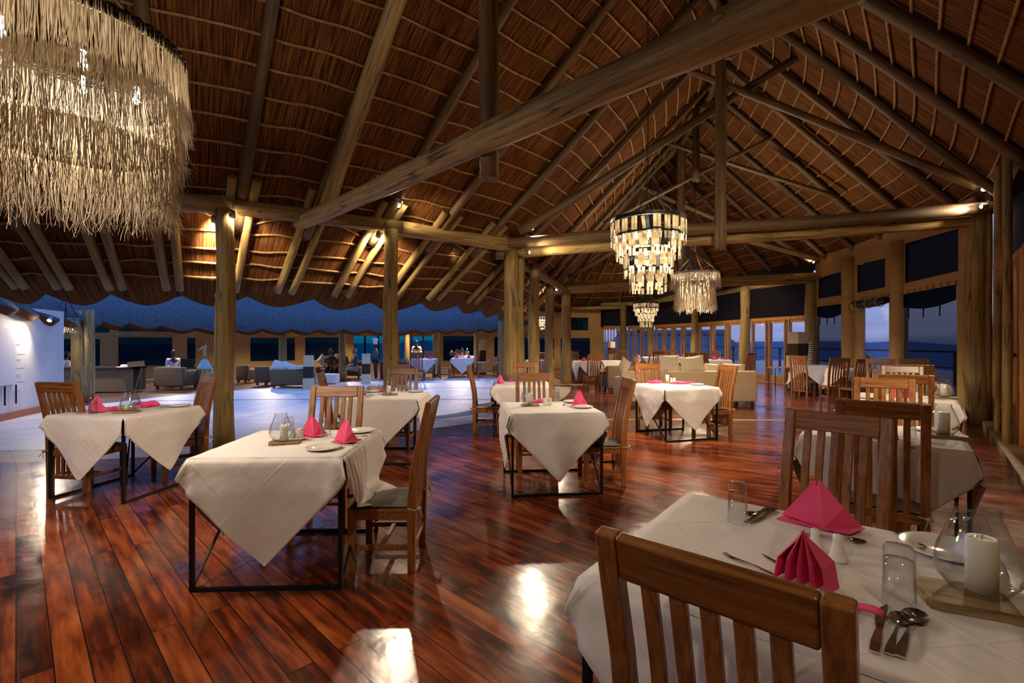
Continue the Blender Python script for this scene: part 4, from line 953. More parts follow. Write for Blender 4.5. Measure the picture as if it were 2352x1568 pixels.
# ------------------------------------------------------------------ dining chairs
CH = 1.14
def back_y(z):   # S-curved back profile: straight leg, then leaning away
    t = max(0, (z-.42)/(CH-.42)); return -.21 - .115*t**1.5 + .02*sin(pi*min(1,t*1.4))*t
def chair_parts(root, w=.48, d=.43, cushion='cushion', simple=False):
    hw = w/2
    zs = [0,.2,.42,.55,.7,.85,1.0,CH]
    for sg in (-1,1):
        mb = MB(); mb.sweep([(sg*(hw-.024), back_y(z), z) for z in zs], .05, [.05,.052,.06,.052,.046,.042,.04,.038])
        mb.build('back_post', M['chair'], root, bevel=.005)
    mb = MB(); zz = [CH-.10, CH-.05, CH]; mb.sweep([(0,back_y(z)+.0,z) for z in zz], w-.1, .032); mb.build('top_rail', M['chair_h'], root, bevel=.006)
    for k in range(5):
        x = -hw+.05 + (w-.1)*(k+1)/6; sz = [.17,.4,.55,.7,.85,1.0,CH-.095]
        mb = MB(); mb.sweep([(x, back_y(z), z) for z in sz], .036, .018); mb.build('slat', M['chair'], root, bevel=.003)
    mb = MB(); mb.bar((-hw+.04,-.21,.16),(hw-.04,-.21,.16),.03,.04); mb.build('lower_rail', M['chair_h'], root, bevel=.004)
    mb = MB(); mb.bar((-hw+.04,-.205,.40),(hw-.04,-.205,.40),.03,.06)
    mb.build('rear_rail', M['chair_h'], root, bevel=.004)
    mb = MB(); mb.box(-hw+.01,-.20,.40,hw-.01,d-.21,.425); mb.bar((-hw+.03,d-.235,.38),(hw-.03,d-.235,.38),.03,.06)
    for sg in (-1,1): mb.bar((sg*(hw-.03),-.19,.38),(sg*(hw-.03),d-.24,.38),.03,.06)
    mb.build('seat', M['chair_h'], root, bevel=.005)
    for sg in (-1,1):
        mb = MB(); mb.bar((sg*(hw-.026),d-.24,0),(sg*(hw-.026),d-.24,.40),.05,.05); mb.build('front_leg', M['chair'], root, bevel=.005)
        mb = MB(); mb.bar((sg*(hw-.03),-.2,.16),(sg*(hw-.03),d-.24,.16),.025,.035); mb.build('stretcher', M['chair_h'], root, bevel=.003)
    mb = MB(); mb.bar((-hw+.03,.0,.16),(hw-.03,.0,.16),.03,.025); mb.build('stretcher', M['chair_h'], root)
    if cushion:
        mb = MB(); N = 8; vs = []; fs = []
        for side in (0,1):
            for i in range(N+1):
                for j in range(N+1):
                    a = i/N*2-1; b = j/N*2-1; e_ = (1-abs(a)**4)*(1-abs(b)**4); x = a*(hw-.025); y = -.0+b*(d/2-.02)
                    z = .437 + (.026*e_+.006*sin(a*7+b*3)*e_ if side else -.010*e_); vs.append((x,y,z))
        n2 = (N+1)**2
        for i in range(N):
            for j in range(N):
                q = i*(N+1)+j; fs.append((q,q+1,q+N+2,q+N+1)); q += n2; fs.append((q,q+N+1,q+N+2,q+1))
        mb.add(vs, fs, 0, True); c = mb.build('cushion', M[cushion], root)
        for sg in (-1,1):
            mb = MB(); x = sg*(hw-.02)
            mb.tube([(x-sg*.05,-.17,.44),(x+sg*.02,-.19,.43),(x+sg*.03,-.24,.42),(x,-.262,.43),(x-sg*.035,-.235,.43)], .006, 5)
            mb.ball((x+sg*.012,-.262,.43), .016, 8, 5); mb.tube([(x+sg*.01,-.262,.43),(x+sg*.03,-.29,.38)], .004, 4); mb.tube([(x+sg*.01,-.262,.43),(x-sg*.01,-.285,.36)], .004, 4)
            mb.build('tie', M['rope'], c)
PROTO = {}
def chair(x, y, fx, fy, label, group, kind='cushion', sc=1.0):
    """x,y centre of the seat, (fx,fy) the way the sitter faces"""
    rz = atan2(fy, fx) - pi/2
    if kind not in PROTO:
        t = empty('dining_chair', (x,y,0), rz); chair_parts(t, cushion=kind if kind != 'bare' else None); PROTO[kind] = t
        t.scale = (sc,sc,sc)
    else: t = copy_tree(PROTO[kind], (x,y,0), rz, sc=sc)
    tag(t, label, 'chair', group); return t
def far_chair_mesh():
    mb = MB(); w = .46; hw = w/2; zs = [0,.42,.7,.95,CH]
    for sg in (-1,1): mb.sweep([(sg*(hw-.022), back_y(z), z) for z in zs], .045, .045); mb.bar((sg*(hw-.025),.19,0),(sg*(hw-.025),.19,.40),.045); mb.bar((sg*(hw-.03),-.2,.16),(sg*(hw-.03),.19,.16),.025,.035)
    mb.sweep([(0,back_y(z),z) for z in (CH-.1,CH-.05,CH)], w-.08, .03)
    for k in range(5): x = -hw+.05+(w-.1)*(k+1)/6; mb.sweep([(x,back_y(z),z) for z in (.17,.42,.7,1.05)], .036, .018)
    mb.box(-hw,-.2,.38,hw,.21,.43); mb.bar((-hw,-.21,.16),(hw,-.21,.16),.03)
    return mb
FARM = None
def far_chair(u, d, fx, fy, label, group, dark=True, x=None):
    global FARM
    if FARM is None: FARM = far_chair_mesh().build('dining_chair', M['chair']); o = FARM
    else: o = FARM.copy(); COL.objects.link(o)
    o.location = ((u-1176)*d/F if x is None else x, d, 0); o.rotation_euler = (0,0,atan2(fy,fx)-pi/2)
    tag(o, label, 'chair', group); return o

# ------------------------------------------------------------------ dining tables and cloths
TH = .83
def table_frame(root, h, flip):
    L = h-.02; m = .024
    def leg(x, y): mb = MB(); mb.bar((x,y,0),(x,y,TH-.03),m); mb.build('leg', M['steel'], root)
    for x in (-L,L):
        for y in (-L,L): leg(x, y)
    for s in (-L,L):
        mb = MB()
        if flip: mb.bar((-L,s,m/2),(L,s,m/2),m)
        else: mb.bar((s,-L,m/2),(s,L,m/2),m)
        mb.build('floor_rail', M['steel'], root)
    for a_, b_ in ((((L,-L),(L,L)),((-L,-L),(-L,L))) if flip else (((-L,L),(L,L)),((L,-L),(-L,L)))):
        mb = MB(); mb.bar((*a_,.02),(*b_,TH-.06),.014); mb.build('brace', M['steel'], root)
    mb = MB()
    for s in (-L,L): mb.bar((-L,s,TH-.05),(L,s,TH-.05),m,.035); mb.bar((s,-L,TH-.05),(s,L,TH-.05),m,.035)
    mb.build('top_frame', M['steel'], root)
    mb = MB(); mb.box(-h+.004,-h+.004,TH-.032,h-.004,h-.004,TH-.006); mb.build('tabletop', M['darkwood'], root)
def cloth_mesh(h, D=1.14, fold={}, seed=0, blow={}):
    rnd = random.Random(seed); mb = MB(); uv = []; r0 = .012; N = 22
    vs = []; 
    for i in range(N+1):
        for j in range(N+1):
            x = -h+2*h*i/N; y = -h+2*h*j/N; e_ = min(h-abs(x), h-abs(y))
            z = TH + .0012*sin(x*17+seed)*sin(y*13+seed*2) + .0010*sin((x+y)*31+seed) - (r0*.35 if e_ < 1e-6 else 0); vs.append((x,y,z)); uv.append((x,y))
    mb.add(vs, [(i*(N+1)+j, (i+1)*(N+1)+j, (i+1)*(N+1)+j+1, i*(N+1)+j+1) for i in range(N) for j in range(N)], 0, True)
    T = D-h; NT = 22; NY = 28
    for sd in range(4):
        a = sd*pi/2; ca, sa = cos(a), sin(a); ph = rnd.uniform(0,6); ph2 = rnd.uniform(0,6); am = rnd.uniform(.012,.026); f0 = fold.get(sd); bl = blow.get(sd, 0)
        vs = []
        for i in range(NT+1):
            t = T*i/NT; Y = h+t if t <= (D-2*h)/2 else D-h-t
            for j in range(NY+1):
                y = -Y+2*Y*j/NY; dy = max(0, abs(y)-h); sg = 1 if y > 0 else -1
                if f0 and t > f0:
                    q = t-f0; xo = .035+q*.95; zd = f0 + min(q*.12,.03) + .012*sin(y*9+ph); yo = y*(1+q*.2)
                elif dy > 0:
                    rr = hypot(t, dy); hz = .62*dy; xo = hz*.72 + .012; yo = sg*(h + hz*.62); zd = sqrt(max(0, rr*rr - hz*hz*.8))
                    yo0 = yo
                    if t <= 0: xo = 0.0; 
                else:
                    env = min(1, t*5); wv = am*env*(sin(y*8+ph)+.6*sin(y*17+ph2)*t)*1.2; xo = .010*min(1,t*30) + wv*(t/T+.3) + bl*(t/T)**1.6*T + .02*env
                    yo = y*(1 - .03*t) ; zd = t*(1-.25*bl*(t/T)) 
                    edge = max(0, (abs(y)/h - .75)*4); xo += .018*edge*env
                z = TH - zd - r0*.35; vs.append(((h+xo)*ca - yo*sa, (h+xo)*sa + yo*ca, z)); uv.append(((h+t)*ca - y*sa, (h+t)*sa + y*ca))
        mb.add(vs, [(i*(NY+1)+j, i*(NY+1)+j+1, (i+1)*(NY+1)+j+1, (i+1)*(NY+1)+j)[::-1] for i in range(NT) for j in range(NY)], 0, True)
    # texture runs with the weave, which lies at 45 degrees to the table
    c = sqrt(.5); uv = [((x-y)*c+5, (x+y)*c+5) for x, y in uv]
    return mb, uv
TABLES = {}
def table(key, x, y, rot, desc, h=.475, flip=True, fold={}, blow={}, D=1.14, seed=None):
    rz = R(rot); t = empty('dining_table', (x,y,0), rz); table_frame(t, h, flip); tag(t, 'square table with thin black steel frame, ' + desc, 'table', 'dining tables')
    mb, uv = cloth_mesh(h, D, fold, seed if seed is not None else len(TABLES)*3+1, blow)
    c = mb.build('tablecloth', M['cloth'], None, (x,y,.0), (0,0,rz), uvs=uv); md = c.modifiers.new('thickness','SOLIDIFY'); md.thickness = .0015; md.offset = 1
    tag(c, 'white square tablecloth draped corner down, ' + desc, 'tablecloth', 'white tablecloths')
    TABLES[key] = (x, y, rz, desc, h); return t
def T(key, lx, ly):   # table-local to world
    x, y, rz, _, _ = TABLES[key]; return (x + lx*cos(rz)-ly*sin(rz), y + lx*sin(rz)+ly*cos(rz), TH+.002)
def tpx(u, v, z=TH):  # image point on a table surface, used to read positions off the photograph
    d = (H-z)*F/(v-784); return ((u-1176)*d/F, d, z+.002)

# fold index: 0:+x 1:+y 2:-x 3:-y in the table's own frame
table('A', -1.545, 3.44, 2, 'at the front left, cloth lapping onto a chair', fold={0:.36}, seed=5)
table('B', -4.05, 5.06, -10, 'farthest left before the paved courtyard', h=.445, flip=False, D=1.06, blow={2:.05})
table('C', -1.68, 6.46, 1, 'beside the pale post behind the front left table', blow={3:.05})
table('D', .41, 5.27, 6, 'in the centre with a tall pink napkin', blow={})
table('E', .16, 8.25, 0, 'behind the centre table near the paired corner post', fold={2:.36})
table('G', 2.70, 7.93, 14, 'in front of the long beige sofa', blow={3:.04})
table('P', .935, 1.565, -38, 'in the near right foreground', h=.52, flip=False, D=1.20, seed=11)
table('Q', 2.93, 3.80, -39, 'second in the row along the right wall', h=.49, flip=False, D=1.2)
table('S', 5.02, 6.12, -40, 'third in the row along the right wall', h=.49, flip=False, D=1.2)
table('V', 7.15, 8.6, -35, 'fourth in the row along the right wall', h=.47, flip=False)
table('W', 9.1, 12.7, -10, 'at the right windows, cloth corner blown about', blow={2:.5,3:.2})
table('X', 9.15, 14.5, -10, 'beside the zebra striped statue', blow={2:.45,3:.2})

# ------------------------------------------------------------------ chairs at the near tables
chair(-.89, 3.44, -1, -.02, 'chair side on at the front left table, cloth lapping onto its seat', 'chairs at the front tables')
chair(-1.60, 4.10, .03, -1, 'chair behind the front left table, facing the viewer', 'chairs at the front tables')
chair(-4.52, 5.12, .14, 1, 'chair at the far left with its slatted back to the viewer, before the white wall', 'chairs at the front tables')
chair(-3.90, 5.60, -.62, -.75, 'chair left of the thick left post, pale lit top rail', 'chairs at the front tables')
chair(-2.22, 6.42, .96, .25, 'chair turned edge on at the left of the table by the pale post', 'chairs at the front tables')
chair(-1.70, 7.08, -.05, -1, 'chair with shiny top rail behind the table by the pale post', 'chairs at the front tables')
chair(.30, 5.90, .05, -1, 'chair facing the viewer behind the centre table', 'chairs at the front tables')
chair(.98, 5.33, -1, -.02, 'tall slatted chair at the right side of the centre table', 'chairs at the front tables')
chair(-.42, 8.24, 1, 0, 'pale honey chair side on at the far left of the table behind the centre table', 'chairs at the front tables', 'cushion_white')
chair(.26, 9.05, 0, -1, 'chair against the paired corner post facing the viewer', 'chairs at the front tables')
chair(2.56, 8.62, .12, -1, 'honey chair between the sofa and the table in front of it, facing the viewer', 'chairs at the front tables')
chair(3.36, 8.08, -.97, -.2, 'honey chair at the right of the table in front of the sofa', 'chairs at the front tables')
chair(.585, 1.165, .66, .75, 'large dark chair in the foreground, back to the viewer, cut by the lower edge', 'chairs along the right wall row', 'cushion', .99)
chair(1.505, 2.36, -.74, -.67, 'chair facing the viewer across the foreground table, glossy top rail', 'chairs along the right wall row', 'cushion', 1.02)
chair(2.58, 3.34, .62, .78, 'dark chair just behind the foreground table\'s far chair, its back to the viewer', 'chairs along the right wall row', 'cushion', 1.02)
chair(3.60, 4.66, -.65, -.76, 'weathered chair on the far side of the second table of the right wall row', 'chairs along the right wall row', 'bare', 1.03)
chair(4.66, 5.68, .62, .78, 'dark chair on the near side of the third table of the right wall row', 'chairs along the right wall row', 'cushion', 1.03)
chair(5.75, 7.05, -.62, -.78, 'grey brown chair on the far side of the third table of the right wall row', 'chairs along the right wall row', 'bare', 1.03)
chair(6.75, 8.05, .62, .78, 'dark chair on the near side of the fourth table of the right wall row', 'chairs along the right wall row', 'bare', 1.03)
chair(7.55, 9.75, -.5, -.85, 'orange lit chair beyond the fourth table of the right wall row', 'chairs along the right wall row', 'bare', 1.04)
chair(8.25, 9.75, -.5, -.85, 'orange lit chair nearest the first window of the right wall', 'chairs along the right wall row', 'bare', 1.04)

# ------------------------------------------------------------------ things on the tables
def tumbler_mesh():
    mb = MB(); mb.lathe([(.0375,0),(.034,.150),(.030,.158),(.0,.158)], 20); mb.lathe([(.0355,0),(.0325,.122),(.0,.126)], 20); mb.lathe([(.0355,0),(.0375,0)], 20); return mb
def lantern_mesh():
    mb = MB(); prof = [(.045,0),(.062,.006),(.088,.04),(.095,.075),(.088,.115),(.070,.160),(.055,.200),(.050,.205),(.050,.232)]
    mb.lathe(prof, 28); mb.lathe([(r-.0025, z) for r, z in prof], 28); mb.lathe([(.0475,.232),(.050,.234)], 28); mb.lathe([(.045,.002),(.0,.002)], 20); return mb
def candle_mesh(h=.15, r=.036): mb = MB(); mb.lathe([(0,0),(r,0),(r,h-.004),(r-.004,h),(r-.012,h-.004),(0,h-.006)], 20); mb.tube([(0,0,h-.006),(.002,0,h+.008)], .0012, 4, 1); return mb
def board_mesh():
    mb = MB(); o = [(-.13,-.075),(-.10,-.085),(.02,-.080),(.13,-.088),(.145,-.02),(.135,.07),(.02,.083),(-.12,.078),(-.14,.02)]; n = len(o)
    mb.add([(x,y,0) for x,y in o]+[(x*.98,y*.97,.024) for x,y in o], [tuple(range(n))[::-1], tuple(range(n,2*n))]+[(i,(i+1)%n,n+(i+1)%n,n+i) for i in range(n)]); return mb
def shaker_mesh(): mb = MB(); mb.lathe([(0,0),(.023,0),(.024,.006),(.020,.02),(.0145,.04),(.013,.055),(.0135,.066),(.010,.071),(0,.072)], 16); mb.lathe([(.0022,.0725),(.0,.0727)], 6, 1); return mb
def pshaker_mesh(): mb = MB(); mb.lathe([(0,0),(.021,0),(.022,.004),(.022,.058),(.017,.067),(0,.069)], 16); return mb
def plate_mesh(r=.115): mb = MB(); mb.lathe([(0,.004),(r*.55,.004),(r*.62,.009),(r*.80,.013),(r*.97,.019),(r,.019),(r*.98,.014),(r*.62,.003),(0,.0)], 36); return mb
def carafe_mesh(): mb = MB(); p = [(.045,0),(.055,.01),(.057,.07),(.040,.125),(.026,.16),(.028,.20),(.034,.215)]; mb.lathe(p, 20); mb.lathe([(r-.003,z+.003) for r,z in p], 20); return mb
def napkin_tall(seed, spread=.13, hgt=.175, flap=True):
    r = random.Random(seed); mb = MB(); j = lambda a: r.uniform(-a,a)
    A = (j(.012), .0, hgt); A2 = (-.022, .006, hgt*.97); N_ = (-.016, .0, hgt*.80)
    F_ = (.0+j(.01), -.055, .006); L_ = (-spread, .0+j(.01), .012); Rr = (spread*.95, .01+j(.01), .010); Bk = (.01, .065, .0); Lm = (-spread*.62,-.018,hgt*.50); Rm = (spread*.50,-.018,hgt*.46)
    mb.add([A,F_,L_,Lm,Rr,Rm,Bk,A2,N_], [(7,3,8),(3,1,8),(8,1,0),(3,2,1),(0,1,5),(5,1,4),(0,5,6),(5,4,6),(7,6,3),(3,6,2),(0,6,8),(8,6,7)], smooth=False)
    if flap: mb.add([(-spread*1.15,-.035,.002),(.01,-.075,.003),(.015,.05,.003),(-spread*.8,.055,.010)], [(0,1,2,3)]); mb.add([(-.01,-.07,.004),(spread*.62,-.105,.014),(spread*1.02,.0,.012),(.02,.04,.004)], [(0,1,2,3)])
    return mb
def napkin_fan(seed, hgt=.16, w=.10):
    mb = MB(); n = 9; base = []; top = []; r = random.Random(seed)
    for i in range(n+1):
        t = i/n*2-1; yy = .022*(1 if i % 2 else -1); base.append((t*w, yy*1.6 + .02*t*t, 0)); top.append((t*w*.12, yy*.25, hgt*(1-.14*abs(t))))
    mid = [((b[0]*.72+tp_[0]*.28)*1.12, b[1]*1.1, hgt*.42) for b, tp_ in zip(base, top)]
    mb.add(base+mid+top, [(i,i+1,n+2+i,n+1+i) for i in range(n)]+[(n+1+i,n+2+i,2*n+3+i,2*n+2+i) for i in range(n)]); return mb
def napkin_lump(seed, L=.16, w=.05):
    mb = MB(); r = random.Random(seed); pts = []; rs = []
    for i in range(9): t = i/8; pts.append(((t-.5)*L, .012*sin(t*7+seed), .016+.012*sin(t*5+seed)**2)); rs.append((w*.5)*(.45+.75*abs(sin(t*3.3+seed*.7)))*.7)
    mb.tube([(x,y,max(z,rr*.8)) for (x,y,z),rr in zip(pts, rs)], rs, 8, smooth=True); mb.add([(-L*.5,-.03,.002),(L*.1,-.05,.004),(L*.25,.04,.012),(-L*.4,.045,.003)], [(0,1,2,3)]); return mb
def knife_mesh(): mb = MB(); mb.sweep([(0,0,.003),(0,.03,.005),(0,.08,.004),(0,.10,.003)],[.014,.016,.011,.008],[.005,.006,.005,.003]); o=[(-.006,.10),(-.010,.13),(-.009,.18),(.004,.215),(.006,.20),(.006,.10)]; n=6; mb.add([(x,y,.002) for x,y in o]+[(x,y,.0035) for x,y in o],[tuple(range(n))[::-1],tuple(range(n,2*n))]+[(i,(i+1)%n,n+(i+1)%n,n+i) for i in range(n)]); return mb
def spoon_mesh():
    mb = MB(); mb.sweep([(0,0,.004),(0,.03,.006),(0,.08,.008),(0,.13,.005)],[.016,.015,.007,.006],[.004,.004,.004,.003]); c=(0,.16); N=12; vs=[(0,.162,-.0005+.001)]
    for k in range(1,4):
        for i in range(N): a=2*pi*i/N; q=k/3; vs.append((.0215*q*cos(a), .162+.033*q*sin(a), .001+.009*q*q))
    fs=[(0,1+i,1+(i+1)%N) for i in range(N)]+[(1+k*N+i,1+(k+1)*N+i,1+(k+1)*N+(i+1)%N,1+k*N+(i+1)%N) for k in range(2) for i in range(N)]; mb.add(vs,fs,0,True); return mb
def fork_mesh():
    mb = MB(); mb.sweep([(0,0,.004),(0,.03,.006),(0,.08,.009),(0,.135,.005)],[.015,.014,.006,.012],[.004]*4); mb.sweep([(0,.133,.005),(0,.15,.003)],[.018,.022],[.003,.003])
    for k in range(4): x=-.0085+k*.0057; mb.sweep([(x,.148,.003),(x,.17,.003),(x,.197,.009)],[.003,.003,.002],[.002]*3)
    return mb
BUILD = {'drinking_glass': (tumbler_mesh,'glass','glass'), 'hurricane_glass': (lantern_mesh,'glass','candle lantern'), 'candle': (candle_mesh,['candle','black'],'candle'), 'wooden_board': (board_mesh,'board','board'),
 'salt_shaker': (shaker_mesh,['porcelain','black'],'shaker'), 'pepper_shaker': (pshaker_mesh,'porcelain','shaker'), 'plate': (plate_mesh,'porcelain','plate'), 'carafe': (carafe_mesh,'glass','carafe'),
 'knife': (knife_mesh,'chrome','knife'), 'spoon': (spoon_mesh,'chrome','spoon'), 'fork': (fork_mesh,'chrome','fork')}
FIRST = {}
def put(kind, pos, label, rz=0, sc=1.0, dz=0):
    fn, m, cat = BUILD[kind]; x, y, z = pos
    if kind not in FIRST:
        ms = [M[k] for k in m] if isinstance(m, list) else M[m]; FIRST[kind] = fn().build(kind, ms); o = FIRST[kind]
        if kind in ('drinking_glass','hurricane_glass','carafe'): pass
    else: o = FIRST[kind].copy(); COL.objects.link(o)
    o.location = (x, y, z+dz); o.rotation_euler = (0,0,rz); o.scale = (sc,sc,sc); tag(o, label, cat, kind.replace('_',' ')+'s on the tables'); return o
NAP = 0
def nap(kind, pos, label, rz=0, sc=1.0, **kw):
    global NAP
    NAP += 1; fn = {'tall': napkin_tall, 'fan': napkin_fan, 'lump': napkin_lump}[kind]; o = fn(NAP, **kw).build('napkin', M['napkin'], None, pos, (0,0,rz), solid=.0028); o.scale = (sc,sc,sc)
    o.modifiers['thickness'].offset = 1
    if kind != 'lump':
        b = o.modifiers.new('weld', 'WELD'); b.merge_threshold = .0005
    tag(o, label, 'napkin', 'pink napkins'); return o
def lay(kind, a, b, label, length=.21):
    """cutlery lying from handle end a to tip b, both read on the table surface"""
    a = Vector(a); b = Vector(b); d = b-a; put(kind, (a.x,a.y,a.z), label, atan2(d.y,d.x)-pi/2, max(.8, min(1.35, d.length/length)))
def lanternset(p, td, rz=0, sc=1.0, glass=True, bd=True, h=1.0):
    if bd: put('wooden_board', p, 'rough wooden board on the table %s' % td, rz, sc)
    zz = .024*sc if bd else 0
    q = (p[0], p[1], p[2]); put('candle', q, 'thick white candle on the table %s' % td, 0, sc*h, zz+.004)
    if glass: put('hurricane_glass', q, 'bulbous glass candle shade on the table %s' % td, 0, sc, zz)
# -- table A
D_ = {k: v[3] for k, v in TABLES.items()}
p = tpx(652,1019); lanternset((p[0],p[1],p[2]), D_['A'], .35, .72, False); put('hurricane_glass', (p[0]-.035,p[1]+.03,p[2]), 'bulbous glass candle shade on the table at the front left', 0, .82, .018)
put('drinking_glass', tpx(664,1005), 'upturned tall glass just behind the candle on the table at the front left', 0, .95)
put('salt_shaker', tpx(674,1012), 'left one of two white shakers on the table at the front left', 0, 1.05, .018); put('pepper_shaker', tpx(689,1012), 'right one of two white shakers on the table at the front left', 0, 1.1, .018)
nap('tall', tpx(720,1001), 'pink napkin folded to a peak, left one of two at the front left', .3, 1.0, spread=.10, hgt=.16)
nap('tall', tpx(798,1015), 'pink napkin folded to a peak, right one of two at the front left', -.2, 1.0, spread=.095, hgt=.165)
put('drinking_glass', tpx(748,1006), 'upturned tall glass between the two pink napkins at the front left', 0, 1)
put('plate', tpx(742,1032), 'white side plate near the front edge of the front left table', 0, .98); put('plate', tpx(840,991), 'white plate at the far right of the front left table', 0, 1.0)
lay('knife', tpx(815,1023), tpx(758,1019), 'knife by the right napkin on the front left table'); lay('spoon', tpx(724,1003), tpx(700,1010), 'spoon behind the plate on the front left table'); lay('fork', tpx(838,1010), tpx(772,1022), 'fork in front of the right napkin on the front left table'); lay('knife', tpx(862,1001), tpx(845,1003), 'knife beside the far plate on the front left table')
# -- table B
p = tpx(290,948); lanternset(p, D_['B'], .1, .78, False, True, .6); put('hurricane_glass', (p[0]+.01,p[1]+.04,p[2]), 'bulbous glass candle shade on the farthest left table', 0, .92, .01)
put('drinking_glass', tpx(309,941), 'upturned glass just right of the candle on the farthest left table', 0, 1.0); put('drinking_glass', tpx(214,950), 'upturned glass in front of the peaked napkin on the farthest left table', 0, 1.0)
nap('tall', tpx(226,947), 'pink napkin standing in a sharp peak on the farthest left table', .1, 1, spread=.10, hgt=.175, flap=False); nap('lump', tpx(338,935), 'loosely rolled pink napkin on the farthest left table', .15, 1.5); nap('lump', tpx(262,943), 'small flat fold of pink napkin on the farthest left table', .1, .9)
put('plate', tpx(421,934), 'white plate at the right corner of the farthest left table', 0, 1.0); lay('spoon', tpx(175,951), tpx(198,950), 'spoon left of the napkin on the farthest left table'); lay('fork', tpx(392,934), tpx(372,937), 'fork beside the plate on the farthest left table')
# -- table C
p = tpx(895,907); put('wooden_board', p, 'rough wooden board on the table beside the pale post', 0, .75); put('carafe', (p[0]-.02,p[1]+.06,p[2]), 'glass carafe on the table beside the pale post', 0, 1.0, .016)
put('candle', (p[0]-.005,p[1]-.02,p[2]), 'short white candle in front of the carafe beside the pale post', 0, .72, .018); put('salt_shaker', (p[0]+.09,p[1],p[2]), 'white shaker right of the carafe beside the pale post', 0, 1.1, .018)
put('drinking_glass', tpx(844,913), 'upturned glass at the left of the table beside the pale post'); put('drinking_glass', tpx(874,904), 'upturned glass just left of the carafe beside the pale post')
nap('lump', tpx(824,909), 'crumpled pink napkin at the left of the table beside the pale post', .1, 1.1); nap('lump', tpx(883,901), 'crumpled pink napkin behind the board beside the pale post', -.2, .9)
put('plate', tpx(958,898), 'white plate at the right end of the table beside the pale post'); put('plate', tpx(858,900), 'white plate behind the left glass beside the pale post')
lay('knife', tpx(842,912), tpx(866,904), 'knife right of the left glass on the table beside the pale post')
# -- table D
p = tpx(1217,932); lanternset(p, D_['D'], .15, .72, False, True, 1.1); put('hurricane_glass', (p[0]-.02,p[1]+.02,p[2]), 'bulbous glass candle shade on the centre table', 0, .86, .018); put('drinking_glass', tpx(1208,924), 'upturned glass at the back left of the centre table')
nap('lump', tpx(1236,925), 'crumpled pink napkin beside the candle on the centre table', .2, 1.0); nap('tall', tpx(1332,930), 'tall sharp pink napkin at the right of the centre table', -.15, 1, spread=.085, hgt=.175, flap=True)
put('pepper_shaker', tpx(1253,931), 'left white shaker on the centre table', 0, 1.25); put('salt_shaker', tpx(1264,930), 'right white shaker on the centre table', 0, 1.15)
put('drinking_glass', tpx(1278,924), 'upturned glass right of the shakers on the centre table'); put('plate', tpx(1309,920), 'white plate behind the tall napkin on the centre table'); put('plate', tpx(1338,936), 'white plate at the front right corner of the centre table')
lay('spoon', tpx(1312,934), tpx(1291,930), 'spoon left of the front plate on the centre table'); lay('knife', tpx(1300,928), tpx(1322,926), 'knife under the tall napkin on the centre table')
# -- table E
p = tpx(1208,877); lanternset(p, D_['E'], 0, .8, False, True, .9); put('hurricane_glass', (p[0],p[1]+.02,p[2]), 'bulbous glass candle shade on the table behind the centre table', 0, .85, .018)
nap('tall', tpx(1150,880), 'pink napkin standing at the left of the table behind the centre table', 0, 1, spread=.07, hgt=.15); nap('lump', tpx(1178,876), 'crumpled pink napkin among the glasses behind the centre table', .2, 1.0)
put('drinking_glass', tpx(1170,877), 'left upturned glass on the table behind the centre table'); put('drinking_glass', T('E',-.10,.30), 'right upturned glass on the table behind the centre table'); put('plate', T('E',.33,.25), 'white plate on the right of the table behind the centre table')
# -- table G
p = tpx(1536,880); put('wooden_board', p, 'rough wooden board on the table in front of the sofa', .1, .75); put('carafe', (p[0]-.03,p[1]+.06,p[2]), 'glass carafe on the table in front of the sofa', 0, 1, .015); put('candle', (p[0]-.03,p[1]-.02,p[2]), 'white candle on the board in front of the sofa', 0, .85, .018)
put('salt_shaker', (p[0]+.045,p[1],p[2]), 'left white shaker on the board in front of the sofa', 0, 1.1, .018); put('pepper_shaker', (p[0]+.095,p[1],p[2]), 'right white shaker on the board in front of the sofa', 0, 1.1, .018)
put('drinking_glass', T('G',-.30,.22), 'left upturned glass on the table in front of the sofa'); put('drinking_glass', T('G',.16,.40), 'right upturned glass on the table in front of the sofa')
nap('lump', T('G',-.16,.36), 'crumpled pink napkin at the left of the table in front of the sofa', -.2, 1.3); nap('lump', T('G',.22,.10), 'long flat pink napkin at the right of the table in front of the sofa', .05, 1.0, L=.46, w=.045)
put('plate', T('G',.30,.34), 'white plate behind the long napkin in front of the sofa'); put('plate', T('G',.34,-.10), 'white plate at the right corner of the table in front of the sofa')
# -- foreground table
p = tpx(2255,1392); put('wooden_board', p, 'dark rough board under the big glass candle shade in the foreground', -.45, 1.0)
q = tpx(2245,1378); put('hurricane_glass', q, 'big bulbous glass candle shade in the right foreground', 0, 1.0, .022); put('candle', (q[0]+.012,q[1]+.0,q[2]), 'thick white candle inside the big foreground glass shade', 0, .98, .026)
put('drinking_glass', tpx(1694,1199), 'upturned tall glass at the far left of the foreground table', 0, 1.0); put('drinking_glass', tpx(2065,1392), 'upturned tall glass in the middle of the foreground table', 0, 1.03)
nap('tall', tpx(1888,1205), 'bright pink napkin folded to a high peak at the back of the foreground table', -.55, 1.0, spread=.135, hgt=.175)
nap('fan', tpx(1845,1345), 'dark pink fan folded napkin just behind the foreground chair', -.75, 1.0, hgt=.165, w=.078)
nap('lump', tpx(1940,1405), 'flat pink napkin corner right of the foreground chair', -.6, .9, L=.18, w=.02)
put('salt_shaker', tpx(1925,1288), 'white porcelain shaker between the two pink foreground napkins', 0, 1.2); put('salt_shaker', tpx(1872,1262), 'white shaker half hidden behind the fan napkin in the foreground', 0, 1.0)
put('plate', tpx(2195,1240), 'white ringed plate at the back right of the foreground table', 0, 1.12)
